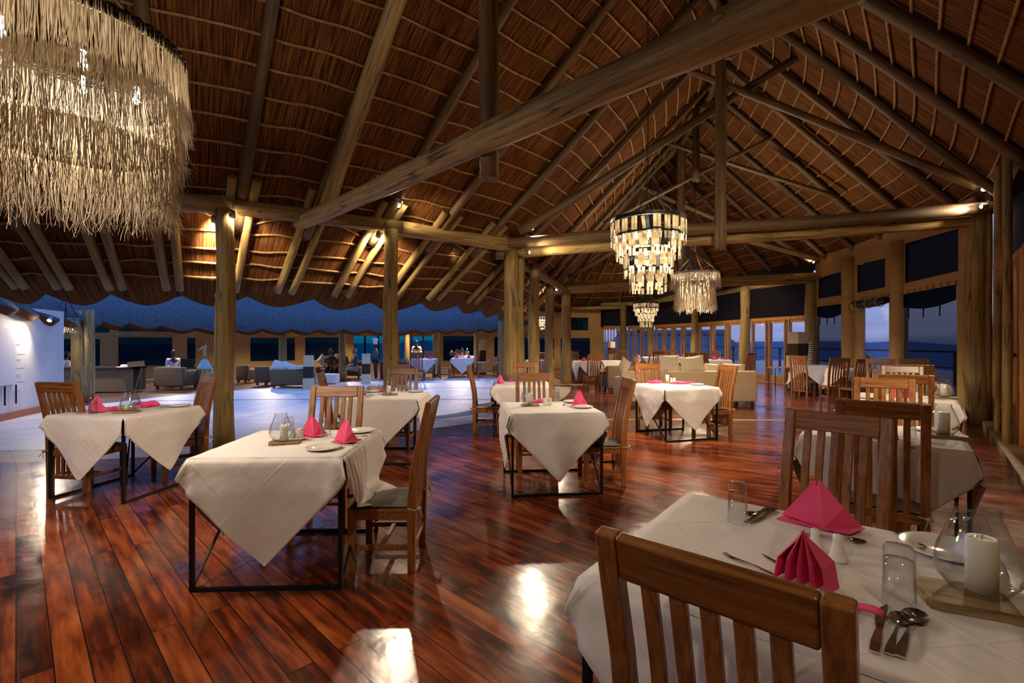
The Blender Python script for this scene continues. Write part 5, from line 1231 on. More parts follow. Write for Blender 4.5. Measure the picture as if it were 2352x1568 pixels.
lay('spoon', tpx(1842,1229), tpx(1992,1251), 'spoon lying behind the white shaker on the foreground table', .195); lay('knife', tpx(2008,1503), tpx(2032,1392), 'broad knife, left of the cutlery trio at the foreground edge'); lay('spoon', tpx(2042,1508), tpx(2072,1416), 'smaller spoon in the middle of the cutlery trio at the foreground edge', .195); lay('spoon', tpx(2065,1514), tpx(2104,1420), 'large shiny spoon, right of the cutlery trio at the foreground edge', .17)
lay('fork', tpx(1780,1326), tpx(1655,1272), 'fork just above the foreground chair rail'); lay('knife', tpx(1860,1335), tpx(1750,1275), 'dark knife left of the fan napkin on the foreground table'); lay('spoon', tpx(1786,1158), tpx(1722,1172), 'spoon behind the far left glass on the foreground table', .195)
lay('knife', tpx(1790,1160), tpx(1736,1190), 'left knife of the pair by the far left glass in the foreground'); lay('knife', tpx(1774,1156), tpx(1724,1186), 'right knife of the pair by the far left glass in the foreground'); lay('spoon', tpx(2052,1216), tpx(2066,1224), 'spoon tip behind the middle glass on the foreground table')
# -- right wall row
p = tpx(2167,1004); put('wooden_board', p, 'wooden board under the candle on the second table of the right wall row', -.5, .95); put('candle', p, 'tall white candle on the second table of the right wall row', 0, 1.05, .03); put('hurricane_glass', p, 'glass candle shade on the second table of the right wall row', 0, .98, .023)
nap('tall', tpx(1985,1000), 'left pink napkin seen through the chair backs on the second right wall table', -.3, 1, spread=.1, hgt=.17); nap('fan', tpx(2032,1008), 'right pink napkin seen through the chair backs on the second right wall table', -.3)
put('drinking_glass', tpx(2090,1008), 'upturned glass between napkin and candle on the second right wall table'); put('salt_shaker', tpx(2008,1006), 'left white shaker on the second right wall table', 0, 1.1); put('pepper_shaker', tpx(2022,1003), 'right white shaker on the second right wall table', 0, 1.1); put('drinking_glass', tpx(1925,985), 'upturned glass at the left of the second right wall table'); put('plate', T('Q',.30,.30), 'white plate at the back of the second right wall table')
lay('spoon', tpx(2085,1020), tpx(2092,1038), 'spoon in front of the glass on the second right wall table')
p = tpx(2182,916); put('wooden_board', p, 'wooden board under the candle on the third table of the right wall row', -.5, .95); put('candle', p, 'white candle on the third table of the right wall row', 0, 1.0, .03); put('hurricane_glass', p, 'glass candle shade on the third table of the right wall row', 0, .98, .023)
nap('tall', tpx(2062,912), 'left pink napkin on the third right wall table', -.3, 1, spread=.09, hgt=.17); nap('fan', tpx(2088,914), 'right pink napkin on the third right wall table', -.3); put('plate', tpx(1962,914), 'white plate at the left corner of the third right wall table'); put('pepper_shaker', tpx(2103,915), 'white shaker on the third right wall table', 0, 1.2); put('drinking_glass', tpx(2142,908), 'upturned glass on the third right wall table')
p = tpx(2140,874); put('wooden_board', p, 'wooden board under the candle on the fourth table of the right wall row', 0, .95); put('candle', p, 'white candle on the fourth table of the right wall row', 0, .9, .03); put('hurricane_glass', p, 'glass candle shade on the fourth table of the right wall row', 0, .95, .023)
nap('tall', tpx(2072,872), 'pink napkin on the fourth right wall table', 0, 1, spread=.1); nap('lump', (8.9,12.8,TH+.002), 'flat pink napkin on the table at the right hand windows', 0, 2); put('pepper_shaker', (9.25,12.75,TH+.002), 'left white shaker at the right hand windows', 0, 1.3); put('salt_shaker', (9.35,12.75,TH+.002), 'right white shaker at the right hand windows', 0, 1.3)

# unseen fill lamps added behind and beside the viewer to brighten the tables
spotlamp((-3.2,-.6,3.55), (-1.8,4.2,.7), 115, 'added unseen fill spotlight behind the viewer, left', 80)
spotlamp((1.0,-.4,3.6), (.2,2.6,.6), 18, 'added unseen fill spotlight behind the viewer, middle', 80)
spotlamp((-6.4,1.6,3.5), (-3.8,5.6,.7), 90, 'added unseen fill spotlight high over the far left of the hall', 80)
spotlamp((2.8,2.2,3.8), (2.9,8.9,.7), 420, 'added fill spotlight out of view by the nearest tie beam', 85)

# ------------------------------------------------------------------ far furniture
table('E2', 2.85, 17.7, 8, 'at the back step beside the white bowl')
table('E3', 1.05, 18.6, 0, 'behind the slim courtyard posts')
table('F1', 8.15, 19.0, -20, 'by the second pair of glass doors')
table('F2', 6.6, 22.2, -10, 'near the third glass door bay')
table('F3', 8.0, 21.9, -10, 'by the post between the middle glass doors')
table('L1', -3.65, 19.9, 3, 'across the courtyard in front of the waiter')
table('L2', -2.15, 20.9, 3, 'across the courtyard before the drinks urns')
table('L3', -2.3, 23.6, 0, 'bearing the metal drinks urns', fold={})
for key, (x, y, rz, dsc, h) in list(TABLES.items())[12:]:
    put('drinking_glass', (x-.1,y,TH+.002), 'upturned glass on the table '+dsc); put('pepper_shaker', (x+.05,y-.1,TH+.002), 'white shaker on the table '+dsc, 0, 1.2)
    if key != 'L3': nap('tall', (x-.22,y-.2,TH+.002), 'left pink napkin on the table '+dsc, 0, 1, spread=.1, hgt=.16); nap('tall', (x+.28,y-.1,TH+.002), 'right pink napkin on the table '+dsc, .3, 1, spread=.1, hgt=.16)
FC = [(1359,15.6,-.15,1,'tall chair with its slatted back to the viewer just left of the white bowl'),(1393,17.2,-.9,.1,'light chair half hidden behind the white bowl'),(1322,18.9,.2,-1,'pale chair behind the table at the back step'),(1306,20.3,0,-1,'dark chair right of the knotty post by the end wall'),
 (1410,22,0,-1,'dark chair left of the seated child, farther one'),(1432,22.5,0,-1,'dark chair directly behind the seated child\'s left'),(1473,17.4,-.9,.3,'dark tall chair just right of the child\'s head'),(1515,20.5,.5,1,'dark chair over the tall sofa cushion, left one'),(1531,21.5,0,-1,'lower reddish chair over the tall sofa cushion'),(1550,24,0,-1,'faint dark chair between sofa cushions and doors'),
 (1586,17.6,.25,1,'dark chair above the leaning sofa cushion'),(1633,18.2,.95,.15,'light brown chair turned to the right by the glass doors'),(1650,20.6,0,-1,'chair behind the table by the second glass doors'),(1710,18.0,-.4,.9,'tall dark chair in front of the thick post between the glass doors'),
 (1868,15.6,0,-1,'chair beside the zebra stand against the corner window'),(1914,12.1,.15,1,'chair with slats before the rolled blind, left one'),(1962,11.6,-.1,1,'chair with slats below the rolled blind, right one'),(1845,13.6,.8,.5,'chair tucked under the blown cloth near the zebra statue'),
 (1170,17.5,0,-1,'chair showing between the paired post and the greenish post'),(1252,18.0,0,1,'dark chair between the two slim posts'),(960,18.9,0,1,'dark chair in front of the waiter\'s table, left'),(985,20.8,0,-1,'red brown chair in front of the waiter'),
 (1022,20.2,.8,.2,'tall dark chair side on left of the drinks table'),(1053,22.0,0,-1,'red brown chair behind the white drinks table'),(1086,21.2,-.9,0,'dark chair right of the white drinks table'),(1148,21.6,-.4,-1,'dark chair in the far corner behind the small wooden table')]
for u, d, fx, fy, lab in FC: far_chair(u, d, fx, fy, lab, 'distant dining chairs')

def rounded(mb, x0,y0,z0,x1,y1,z1,r=.05):
    mb.box(x0,y0,z0,x1,y1,z1)
def soft(name, box_, m, parent=None, bev=.05, loc=None, rz=0):
    mb = MB(); mb.box(*box_); o = mb.build(name, m, parent, loc, (0,0,rz)); b = o.modifiers.new('bevel','BEVEL'); b.width = bev; b.segments = 3
    for p in o.data.polygons: p.use_smooth = True
    return o
def pillow(pos, w, h, th, rot, m, lab, grp='cushions on the sofas'):
    mb = MB(); N = 10; vs = []
    for sd in (-1,1):
        for i in range(N+1):
            for j in range(N+1):
                a = i/N*2-1; b = j/N*2-1; e_ = ((1-a*a)*(1-b*b))**.45; pin = 1-.10*(1-abs(a)*abs(b)) ; vs.append((a*w/2*(1-.07*(1-b*b)*abs(a)), sd*th/2*e_, b*h/2*(1-.07*(1-a*a)*abs(b))))
    n2 = (N+1)**2; fs = []
    for i in range(N):
        for j in range(N): q = i*(N+1)+j; fs.append((q,q+N+1,q+N+2,q+1)); q += n2; fs.append((q,q+1,q+N+2,q+N+1))
    mb.add(vs, fs, 0, True); o = mb.build('cushion', m, None, pos, rot); tag(o, lab, 'cushion', grp); return o
def sofa(x0, x1, y, depth, h, m, lab, armh=None, yaw=0, seat=.42, grp=None, name='sofa', face=1):
    """back toward the viewer when face=1; built about its own centre"""
    w = x1-x0; t = empty(name, ((x0+x1)/2, y, 0), yaw); tag(t, lab, 'armchair' if name == 'armchair' else 'sofa', grp); armh = armh or h*.8; b = .2
    yb = (0, b) if face == 1 else (depth-b, depth)
    soft('back', (-w/2, yb[0], .10, w/2, yb[1], h), m, t, .05); ys = (b, depth) if face == 1 else (0, depth-b)
    soft('seat', (-w/2+.15, ys[0], .12, w/2-.15, ys[1], seat), m, t, .05)
    for sg in (-1,1): soft('arm', (min(sg*w/2, sg*(w/2-.18)), ys[0]-.02, .10, max(sg*w/2, sg*(w/2-.18)), ys[1], armh), m, t, .05)
    for sx_ in (-1,1):
        for yy in (.06, depth-.06): mb = MB(); mb.bar((sx_*(w/2-.1),yy,0),(sx_*(w/2-.1),yy,.14),.06); mb.build('foot', M['darkwood'], t)
    return t
sofa(2.62, 5.88, 11.45, .95, .84, M['linen'], 'long beige linen sofa with its back to the viewer in the middle of the hall', .66)
pillow((2.78,11.88,.94),.30,.42,.16,(.1,.6,-.9),M['pattern'],'small patterned cushion at the left end of the long sofa')
pillow((3.88,11.80,1.0),.52,.44,.18,(-.12,0,.1),M['pattern'],'tall square patterned cushion left of the leaning one on the long sofa')
pillow((4.42,11.72,.98),.60,.42,.20,(-.15,-.14,0),M['pattern'],'wide leaning patterned cushion in the middle of the long sofa')
pillow((4.92,11.80,.86),.40,.30,.18,(0,.1,0),M['pattern'],'low plain cream cushion right of the leaning one')
pillow((5.42,11.75,.86),.62,.30,.18,(-.1,.05,0),M['pattern'],'right hand patterned cushion on the long sofa')
# a second sofa behind, its back showing over the first
sofa(2.9, 6.9, 14.6, .9, .80, M['wicker'], 'second sofa behind the long beige one, brown back rail', .6)
# side stand with white bowl
st = empty('side_table', (2.98,14.9,0)); tag(st, 'small timber topped stand on thin iron legs holding the white bowl', 'side table')
mb = MB(); mb.box(-.30,-.2,.62,.30,.2,.69); mb.build('top', M['orange_wood'], st, bevel=.008)
for sx_ in (-1,1):
    for sy_ in (-1,1): mb = MB(); mb.bar((sx_*.26,sy_*.16,0),(sx_*.26,sy_*.16,.62),.018); mb.build('leg', M['iron'], st)
mb = MB(); n = 4; rect = lambda a,b,z: [(-a,-b,z),(a,-b,z),(a,b,z),(-a,b,z)]
vs = rect(.17,.12,0)+rect(.25,.17,.12)+rect(.32,.2,.27)+rect(.305,.19,.27)+rect(.235,.155,.12)+rect(.16,.11,.02)
fs = [(3,2,1,0)]+[(4*l+k,4*l+(k+1)%4,4*l+4+(k+1)%4,4*l+4+k) for l in range(5) for k in range(4)]+[(20,21,22,23)]
mb.add(vs, fs); bo = mb.build('bowl', M['porcelain'], None, (3.08,14.9,.69), bevel=.02); tag(bo, 'wide white rectangular bowl on the small timber stand', 'bowl')
# wooden table across the courtyard
def wood_table(x, y, w, d_, h, lab, m):
    t = empty('wooden_table', (x,y,0)); tag(t, lab, 'table'); mb = MB(); mb.box(-w/2,-d_/2,h-.05,w/2,d_/2,h); mb.build('top', m, t, bevel=.006)
    for sx_ in (-1,1):
        for sy_ in (-1,1): mb = MB(); mb.bar((sx_*(w/2+.0),sy_*d_*.42,0),(sx_*(w/2-.12),sy_*d_*.32,h-.05),.05); mb.build('leg', m, t)
    mb = MB(); mb.bar((-w/2+.06,0,.28),(w/2-.06,0,.28),.03,.05); mb.build('stretcher', m, t); return t
wood_table(-.93,20.3,1.05,.6,.68,'plain wooden table with a pink napkin on the far side of the courtyard',M['orange_wood'])
nap('lump', (-.85,20.2,.685), 'pink napkin on the plain wooden table across the courtyard', 0, 1.8)
bn = empty('console_table', (-2.85,11.0,0), .05); tag(bn, 'low timber topped console with thin iron legs standing in the courtyard', 'console table')
mb = MB(); mb.box(-.45,-.15,.46,.45,.15,.52); mb.build('top', M['orange_wood'], bn, bevel=.006)
for sx_ in (-1,1):
    for sy_ in (-1,1): mb = MB(); mb.bar((sx_*.42,sy_*.12,0),(sx_*.42,sy_*.12,.46),.02); mb.build('leg', M['iron'], bn)
mb = MB(); mb.bar((-.42,-.12,.08),(-.1,-.12,.45),.012); mb.bar((.42,-.12,.08),(.1,-.12,.45),.012); mb.build('brace', M['iron'], bn)

# square floor lamps of paper with a dark waist
def box_lamp(u, d, z0, z1, w, lab, glow=0):
    x = (u-1176)*d/F; t = empty('box_lamp', (x,d,z0), .25); tag(t, lab, 'floor lamp', 'banded square floor lamps'); h = (z1-z0)/3
    for k, (nm, m) in enumerate((('lower_shade','paperwhite'),('waist','darkband'),('upper_shade','paperwhite'))):
        mb = MB(); s_ = 1-.06*k; mb.box(-w/2*s_,-w/2*s_,h*k,w/2*s_,w/2*s_,h*(k+1)-.004); mb.build(nm, M[m], t)
    if z0 > .05:
        mb = MB(); mb.box(-w/2,-w/2,-z0,w/2,w/2,-.002); mb.build('plinth', M['darkband'], t)
    if glow: light('POINT', (0,-.5,h*2.6), glow, WARM, .1, parent=t)
box_lamp(709, 15.6, .28-.28, 1.10, .31, 'banded square floor lamp between the two sofas across the courtyard')
box_lamp(841, 17.6, 0, 1.10, .32, 'banded square floor lamp in front of the chef')
box_lamp(1107, 22.6, .1, 1.65, .34, 'tall banded square lamp near the far right corner of the courtyard')
box_lamp(775, 21.5, 0, .98, .25, 'pale square lamp half hidden behind the far post')
box_lamp(1833, 15.9, .70, 1.87, .48, 'big banded square lamp beside the zebra stand')
box_lamp(1405, 24.5, .6, 1.55, .30, 'tan square lamp seen through the far glass doors')

# lounge furniture across the courtyard
def xs(u, d): return (u-1176)*d/F
sofa(xs(620,15.9), xs(703,15.9), 15.9, .85, .62, M['wicker'], 'brown wicker sofa facing away on the far veranda', .5)
sofa(xs(583,16.9), xs(615,16.9), 16.9, .8, .66, M['wicker'], 'wicker armchair left of the wicker sofa', .5, name='armchair')
sofa(xs(540,17.9), xs(568,17.9), 17.9, .8, .66, M['wicker'], 'wicker armchair just right of the thick post', .5, name='armchair')
sofa(xs(362,15.6), xs(430,15.6), 15.4, .8, .72, M['wicker'], 'wicker armchair with its back to the viewer before the laptop desk', .6, name='armchair')
sofa(xs(725,20), xs(830,20), 19.9, .9, .70, M['wicker'], 'long wicker sofa the guests sit on across the courtyard', .5, face=-1)
soft('ottoman', (-.42,-.3,.03,.42,.3,.36), M['cushion_white'], None, .04, (xs(748,17.6),17.6,0)); tag(bpy.context.scene.objects['ottoman'], 'pale square ottoman before the seated guests', 'ottoman')
pillow((xs(640,16.2),16.25,.72),.5,.4,.16,(-.6,.25,.1),M['cushion_white'],'white cushion leaning over the wicker sofa, left'); pillow((xs(662,16.2),16.3,.68),.6,.32,.16,(-.7,.35,0),M['cushion_white'],'white cushion leaning over the wicker sofa, right'); pillow((xs(735,20),20.3,.75),.42,.42,.15,(.1,.7,.2),M['cushion_white'],'square white cushion beside the left seated guest'); pillow((xs(600,17),17.3,.55),.5,.3,.15,(-1.2,.1,0),M['cushion_white'],'white seat cushion in the left wicker armchair')
soft('towel_pile', (-.16,-.12,0,.16,.12,.12), M['cushion_white'], None, .03, (xs(690,15.9),15.98,.63)); tag(bpy.context.scene.objects['towel_pile'], 'folded white towels on the back of the wicker sofa', 'towels')
# reception desks
dk = empty('reception_desk', (xs(225,15.2),14.9,0)); tag(dk, 'long curved tan reception desk with dark top behind the paired posts', 'desk')
mb = MB(); n = 16; A = [(-1.9+3.3*i/n, -.35+.5*((i/n-.5)*2)**2*.6) for i in range(n+1)]
mb.add([(x,y,.03) for x,y in A]+[(x,y,.70) for x,y in A]+[(x,y+.5,.70) for x,y in A]+[(x,y+.5,.03) for x,y in A], [(i+a*(n+1), i+1+a*(n+1), i+1+((a+1)%4)*(n+1), i+((a+1)%4)*(n+1)) for i in range(n) for a in range(4)]); mb.build('body', M['desk'], dk)
mb = MB(); mb.add([(x,y-.06,.70) for x,y in A]+[(x,y-.06,.76) for x,y in A]+[(x,y+.56,.76) for x,y in A]+[(x,y+.56,.70) for x,y in A], [(i+a*(n+1), i+1+a*(n+1), i+1+((a+1)%4)*(n+1), i+((a+1)%4)*(n+1)) for i in range(n) for a in range(4)]); mb.build('top', M['darkwood'], dk)
d2 = empty('office_desk', (xs(440,16.6),16.6,0)); tag(d2, 'dark desk with a laptop where the man in white sits', 'desk')
mb = MB(); mb.box(-.95,-.3,.62,.95,.35,.68); mb.build('top', M['darkwood'], d2); 
for a, b in ((-.9,-.5),(.35,.9)): mb = MB(); mb.box(a,-.25,0,b,.3,.62); mb.build('pedestal', M['desk'], d2)
lp = empty('laptop', (xs(432,16.5),16.5,.68), .5); tag(lp, 'open black laptop glowing blue on the dark desk', 'laptop'); mb = MB(); mb.box(-.2,-.13,0,.2,.13,.02); mb.build('keyboard_base', M['black'], lp); mb = MB(); mb.box(-.2,-.15,.02,.2,-.135,.28); mb.build('lid', M['black'], lp)
mb = MB(); mb.box(-.18,-.134,.04,.18,-.132,.26); mb.build('screen', M['screen'], lp); 
light('SPOT', (xs(432,16.5),16.42,.85), 3, (.15,.35,1), .1, (xs(398,16.9),17.0,.95), 90, name='screen_light')
sg = empty('sign_stand', (xs(318,14.2),14.2,0), .1); tag(sg, 'slanted card notice on a thin metal stand at the end of the reception desk', 'sign')
mb = MB(); mb.bar((-.12,0,.0),(.10,0,.78),.02); mb.bar((-.02,.1,.0),(.10,0,.78),.015); mb.build('stand', M['lampshell'], sg); mb = MB(); mb.bar((-.30,0,.86),(.16,0,.90),.02,.16); mb.build('card', M['canvas'], sg)
mb = MB(); mb.lathe([(0,.09),(.07,.085),(.10,.03),(.2,.01),(.2,0),(0,0)], 20); h_ = mb.build('sun_hat', M['cushion_white'], None, (xs(291,14.8),14.7,.76)); tag(h_, 'white hat shaped bowl resting on the reception desk', 'hat')
# terracotta pot
pt = empty('plant_pot', (xs(923,17.2),17.2,0)); tag(pt, 'large terracotta pot of dry brush beside the pale post', 'plant pot')
mb = MB(); mb.lathe([(.0,0),(.19,0),(.24,.3),(.265,.62),(.265,.66),(.285,.66),(.285,.74),(.25,.74),(.24,.66),(.0,.64)], 28); mb.build('pot', M['terracotta'], pt)
mb = MB()
for k in range(60):
    a = random.uniform(0,2*pi); r_ = random.uniform(0,.2); l = random.uniform(.12,.34); mb.tube([(r_*cos(a),r_*sin(a),.64),((r_+.04)*cos(a),(r_+.04)*sin(a),.64+l*.6),((r_+.14)*cos(a+.2),(r_+.14)*sin(a+.2),.64+l)], [.012,.018,.004], 5)
b = mb.build('dry_brush', M['dry'], pt); b['kind'] = 'stuff'
# red counter behind the chef
mb = MB(); mb.box(-.5,-.25,0,.9,.25,.72); o = mb.build('counter', M['redwood'], None, (xs(900,19.6),19.9,0), bevel=.01); tag(o, 'dark red wooden counter behind the chef', 'counter')
# urns on the far table
for k, u in enumerate((1037,1050,1062,1073)):
    mb = MB(); hh = (.30,.34,.42,.36)[k]; mb.lathe([(0,0),(.09,0),(.10,.03),(.10,hh*.6),(.07,hh*.75),(.03,hh*.85),(.02,hh),(0,hh)], 14); mb.tube([(.10,0,hh*.2),(.14,0,hh*.2),(.14,0,hh*.12)], .012, 6)
    o = mb.build('drinks_urn', M['chrome'] if k else M['black'], None, (xs(u,23.5),23.5,TH+.003)); tag(o, ['black urn at the left end of the far drinks table','short shiny urn next to the black one','tallest shiny urn on the far drinks table','shiny urn at the right end of the far drinks table'][k], 'urn', 'drinks urns')

# ------------------------------------------------------------------ carved animals
def skin_tree(name, pts, edges, m, parent=None, sub=2, loc=None, rz=0, root=0):
    me = bpy.data.meshes.new(name); me.from_pydata([p[:3] for p in pts], edges, []); o = bpy.data.objects.new(name, me); COL.objects.link(o)
    me.materials.append(m); sk = o.modifiers.new('skin','SKIN'); sk.use_smooth_shade = True
    for i, p in enumerate(pts): r_ = p[3]; me.skin_vertices[0].data[i].radius = (r_, p[4] if len(p) > 4 else r_); me.skin_vertices[0].data[i].use_root = (i == root)
    ss = o.modifiers.new('sub','SUBSURF'); ss.levels = sub; ss.render_levels = sub
    if parent: o.parent = parent
    if loc is not None: o.location = loc
    o.rotation_euler = (0,0,rz); return o
g = empty('giraffe_statue', (xs(484,14.1),14.1,0), .5); tag(g, 'painted giraffe statue with a pale blue scarf beside the thick left post', 'statue')
pts = [(0,0,.60,.13,.15),(.18,0,.56,.12,.14),(-.16,0,.66,.12,.14),(-.16,0,.95,.055),(-.15,0,1.25,.04),(-.14,0,1.40,.05),(-.24,0,1.33,.035),(-.32,0,1.27,.025),
 (.22,.08,.3,.03),(.22,.08,.02,.03),(.22,-.08,.3,.03),(.22,-.08,.02,.03),(-.18,.08,.3,.03),(-.18,.08,.02,.03),(-.18,-.08,.3,.03),(-.18,-.08,.02,.03),(.33,0,.5,.015),(.35,0,.3,.012)]
skin_tree('body', pts, [(0,1),(0,2),(2,3),(3,4),(4,5),(5,6),(6,7),(1,8),(8,9),(1,10),(10,11),(2,12),(12,13),(2,14),(14,15),(1,16),(16,17)], M['giraffe'], g)
for sg_ in (-1,1): mb = MB(); mb.tube([(-.13,sg_*.025,1.42),(-.12,sg_*.035,1.50)], .012, 6); mb.ball((-.12,sg_*.035,1.51), .017, 6, 4); mb.build('horn', M['giraffe'], g); mb = MB(); mb.ball((-.10,sg_*.07,1.40), .03, 6, 4, sc=(.5,1.3,.6)); mb.build('ear', M['giraffe'], g)
mb = MB(); mb.lathe([(.07,1.02),(.10,.96),(.17,.82),(.20,.74),(.18,.75),(.09,.95),(.06,1.0)], 16, c=(-.15,0,0)); mb.build('scarf', M['paleblue'], g)
z = empty('zebra_statue', (xs(1838,15.2),15.2,0), .15); tag(z, 'zebra striped wooden figure with a ringed neck before the corner window', 'statue')
pts = [(0,0,.62,.17,.2),(.28,0,.62,.16,.19),(-.28,0,.64,.16,.19),(.36,0,.95,.075),(.37,0,1.35,.06),(.36,0,1.62,.06),(.26,0,1.60,.05),(.14,0,1.52,.04),
 (.30,.1,.3,.05),(.30,.1,.03,.05),(.30,-.1,.3,.05),(.30,-.1,.03,.05),(-.30,.1,.3,.05),(-.30,.1,.03,.05),(-.30,-.1,.3,.05),(-.30,-.1,.03,.05)]
skin_tree('body', pts, [(0,1),(0,2),(1,3),(3,4),(4,5),(5,6),(6,7),(1,8),(8,9),(1,10),(10,11),(2,12),(12,13),(2,14),(14,15)], M['zebra'], z)
for sg_ in (-1,1): mb = MB(); mb.ball((.38,sg_*.06,1.70), .03, 6, 4, sc=(.5,.6,1.4)); mb.build('ear', M['zebra'], z)
mb = MB(); mb.sweep([(.42,0,.95),(.44,0,1.35),(.42,0,1.70)], .02, [.06,.07,.05]); mb.build('mane', M['zebra'], z)
it = empty('iron_table', (xs(1790,15.2),15.0,0), .1); tag(it, 'small wood topped table with thin iron legs left of the zebra figure', 'table')
mb = MB(); mb.box(-.4,-.2,.72,.4,.2,.75); mb.build('top', M['orange_wood'], it)
for sx_ in (-1,1):
    for sy_ in (-1,1): mb = MB(); mb.bar((sx_*.36,sy_*.16,0),(sx_*.36,sy_*.16,.72),.018); mb.build('leg', M['iron'], it)

# ------------------------------------------------------------------ people
def person(lab, loc, yaw, sc, shirt, trousers, hair, skin='skin', pose='stand', look=(0,0), hat=False, arms='down', hairlong=False, lower=True):
    """faces local -y; z up from the floor; 1.72 m tall before scaling"""
    t = empty('person', loc, yaw); t.scale = (sc,sc,sc); tag(t, lab, 'person')
    sit = pose == 'sit'; hz = .50 if sit else .93
    L = {'pel': (0,0,hz), 'bel': (0,.01,hz+.16), 'che': (0,.0,hz+.36), 'nk': (0,.0,hz+.53), 'hd': (0,-.02,hz+.62)}
    P_ = [(*L['pel'],.135,.10),(*L['bel'],.125,.09),(*L['che'],.155,.10),(*L['nk'],.052,.052),(*L['hd'],.055,.06)]; E = [(0,1),(1,2),(2,3),(3,4)]
    def chain(start, pts):
        pi_ = start
        for p in pts: P_.append(p); E.append((pi_, len(P_)-1)); pi_ = len(P_)-1
        return pi_
    hands = []
    for s_ in (-1,1):
        sh = (s_*.18,.0,hz+.46)
        if arms == 'down': el = (s_*.23,.03,hz+.18); wr = (s_*.22,-.06,hz-.06)
        elif arms == 'fwd': el = (s_*.23,-.04,hz+.20); wr = (s_*.13,-.28,hz+.20)
        elif arms == 'hold': el = (s_*.22,-.02,hz+.18); wr = (s_*.07,-.30,hz+.30)
        elif arms == 'lap': el = (s_*.25,-.02,hz+.20); wr = (s_*.10,-.24,hz+.12)
        k = chain(2, [(*sh,.058),(*el,.043),(*[(a+b)/2 for a,b in zip(el,wr)],.040),(*wr,.028)])
        d = (Vector(wr)-Vector(el)).normalized(); side = Vector((s_,0,0)) if abs(d.x) < .8 else Vector((0,-1,0)); c_ = Vector(wr)+d*.055
        P_.append((*c_,.036,.020)); E.append((k, len(P_)-1)); pk = len(P_)-1
        up = d.cross(side).normalized(); acr = up.cross(d).normalized()
        for f in range(4):
            o_ = acr*(f-1.5)*.020; a_ = c_ + d*.035 + o_; b_ = a_ + d*.034 - up*.010; e_ = b_ + d*(.028 - .004*abs(f-1.3)) - up*.020
            q = pk
            for w_, r_ in ((a_,.010),(b_,.009),(e_,.008)): P_.append((*w_,r_)); E.append((q,len(P_)-1)); q = len(P_)-1
        q = pk; a_ = Vector(wr)+d*.03+acr*(-.035 if s_ > 0 else .035); 
        for w_, r_ in ((a_,.011),(a_+d*.03-up*.015,.009)): P_.append((*w_,r_)); E.append((q,len(P_)-1)); q = len(P_)-1
    for s_ in (-1,1):
        hip = (s_*.09,0,hz-.03)
        if sit: kn = (s_*.11,-.42,hz+.0); an = (s_*.11,-.42,.09); to = (s_*.12,-.58,.045)
        else: kn = (s_*.10,-.01,.49); an = (s_*.10,.02,.09); to = (s_*.12,-.12,.035)
        chain(0, [(*hip,.085),(*kn,.058),(*[(a*.45+b*.55) for a,b in zip(kn,an)],.052),(*an,.038),(*to,.034)])
    skin_tree('body', P_, E, M[skin], t, 1)
    # head with face
    hd = Vector((0,-.02,hz+.70)); mb = MB(); N, K = 18, 14; vs = []
    for i in range(K+1):
        ph = pi*i/K - pi/2
        for j in range(N):
            a = 2*pi*j/N; x = .073*cos(ph)*cos(a); y = .092*cos(ph)*sin(a); z = .115*sin(ph); fr = -sin(a)
            if fr > 0:
                if abs(x) < .02 and -.035 < z < .02: y -= .014*fr*(1-abs(x)/.02)*(1 if z < .0 else .6)
                if .005 < z < .035 and .015 < abs(x) < .045: y += .006
                if z < -.06: y -= .010*fr
            if z < -.02: x *= 1+.9*(z+.02)*1.6
            vs.append((x, y, z))
    mb.add([Vector(v)+hd for v in vs], [(i*N+j, i*N+(j+1)%N, (i+1)*N+(j+1)%N, (i+1)*N+j) for i in range(K) for j in range(N)], 0, True)
    for s_ in (-1,1): mb.ball(hd+Vector((s_*.074,.01,-.005)), .022, 8, 6, 0, (.4,.8,1.2)); mb.ball(hd+Vector((s_*.028,-.080,.015)), .011, 8, 6, 1)
    mb.bar(hd+Vector((-.022,-.088,-.052)), hd+Vector((.022,-.088,-.052)), .004, .007, 2)
    hm = MB(); hs = 1.13
    for i in range(K+1):
        ph = pi*i/K - pi/2
        for j in range(N):
            a = 2*pi*j/N; z = .115*sin(ph)*hs; y = .092*cos(ph)*sin(a)*hs; x = .073*cos(ph)*cos(a)*hs; lim = (.055 if sin(a) < -.25 else (-.16 if hairlong else -.035))
            if z < lim: x *= .80 if not hairlong or sin(a) < -.25 else 1; y *= .80 if not hairlong or sin(a) < -.25 else 1; z = max(z, -.09)
            hm.v.append(tuple(Vector((x, y+.006, z))+hd))
    for i in range(K):
        for j in range(N): hm.f.append((i*N+j, i*N+(j+1)%N, (i+1)*N+(j+1)%N, (i+1)*N+j)); hm.m.append(0); hm.sm.append(True)
    h = mb.build('head', [M[skin], M['black'], M['redwood']], t); hr = hm.build('hair', M[hair], h)
    if hat:
        m2 = MB(); m2.lathe([(.088,.04),(.090,.10),(.098,.14),(.125,.25),(.12,.30),(.06,.33),(0,.33)], 16, c=tuple(hd), sy=1.1); m2.build('chef_hat', M['shirt_w'], h)
    # clothing: shirt over torso and arms, trousers over hips and legs
    Q = [(0,0,hz-.02,.150,.115),(0,.01,hz+.16,.140,.108),(0,0,hz+.36,.172,.118),(0,0,hz+.49,.085,.075)]; E2 = [(0,1),(1,2),(2,3)]
    for s_ in (-1,1):
        base = 5 + (0 if s_ == -1 else (len(P_)-5-10)//2)
        sh = P_[base]; el = P_[base+1]; mid = P_[base+2]; wr = P_[base+3]; q = 2
        for p, r_ in ((sh,.072),(el,.056),(mid,.052)): Q.append((p[0],p[1],p[2],r_)); E2.append((q,len(Q)-1)); q = len(Q)-1
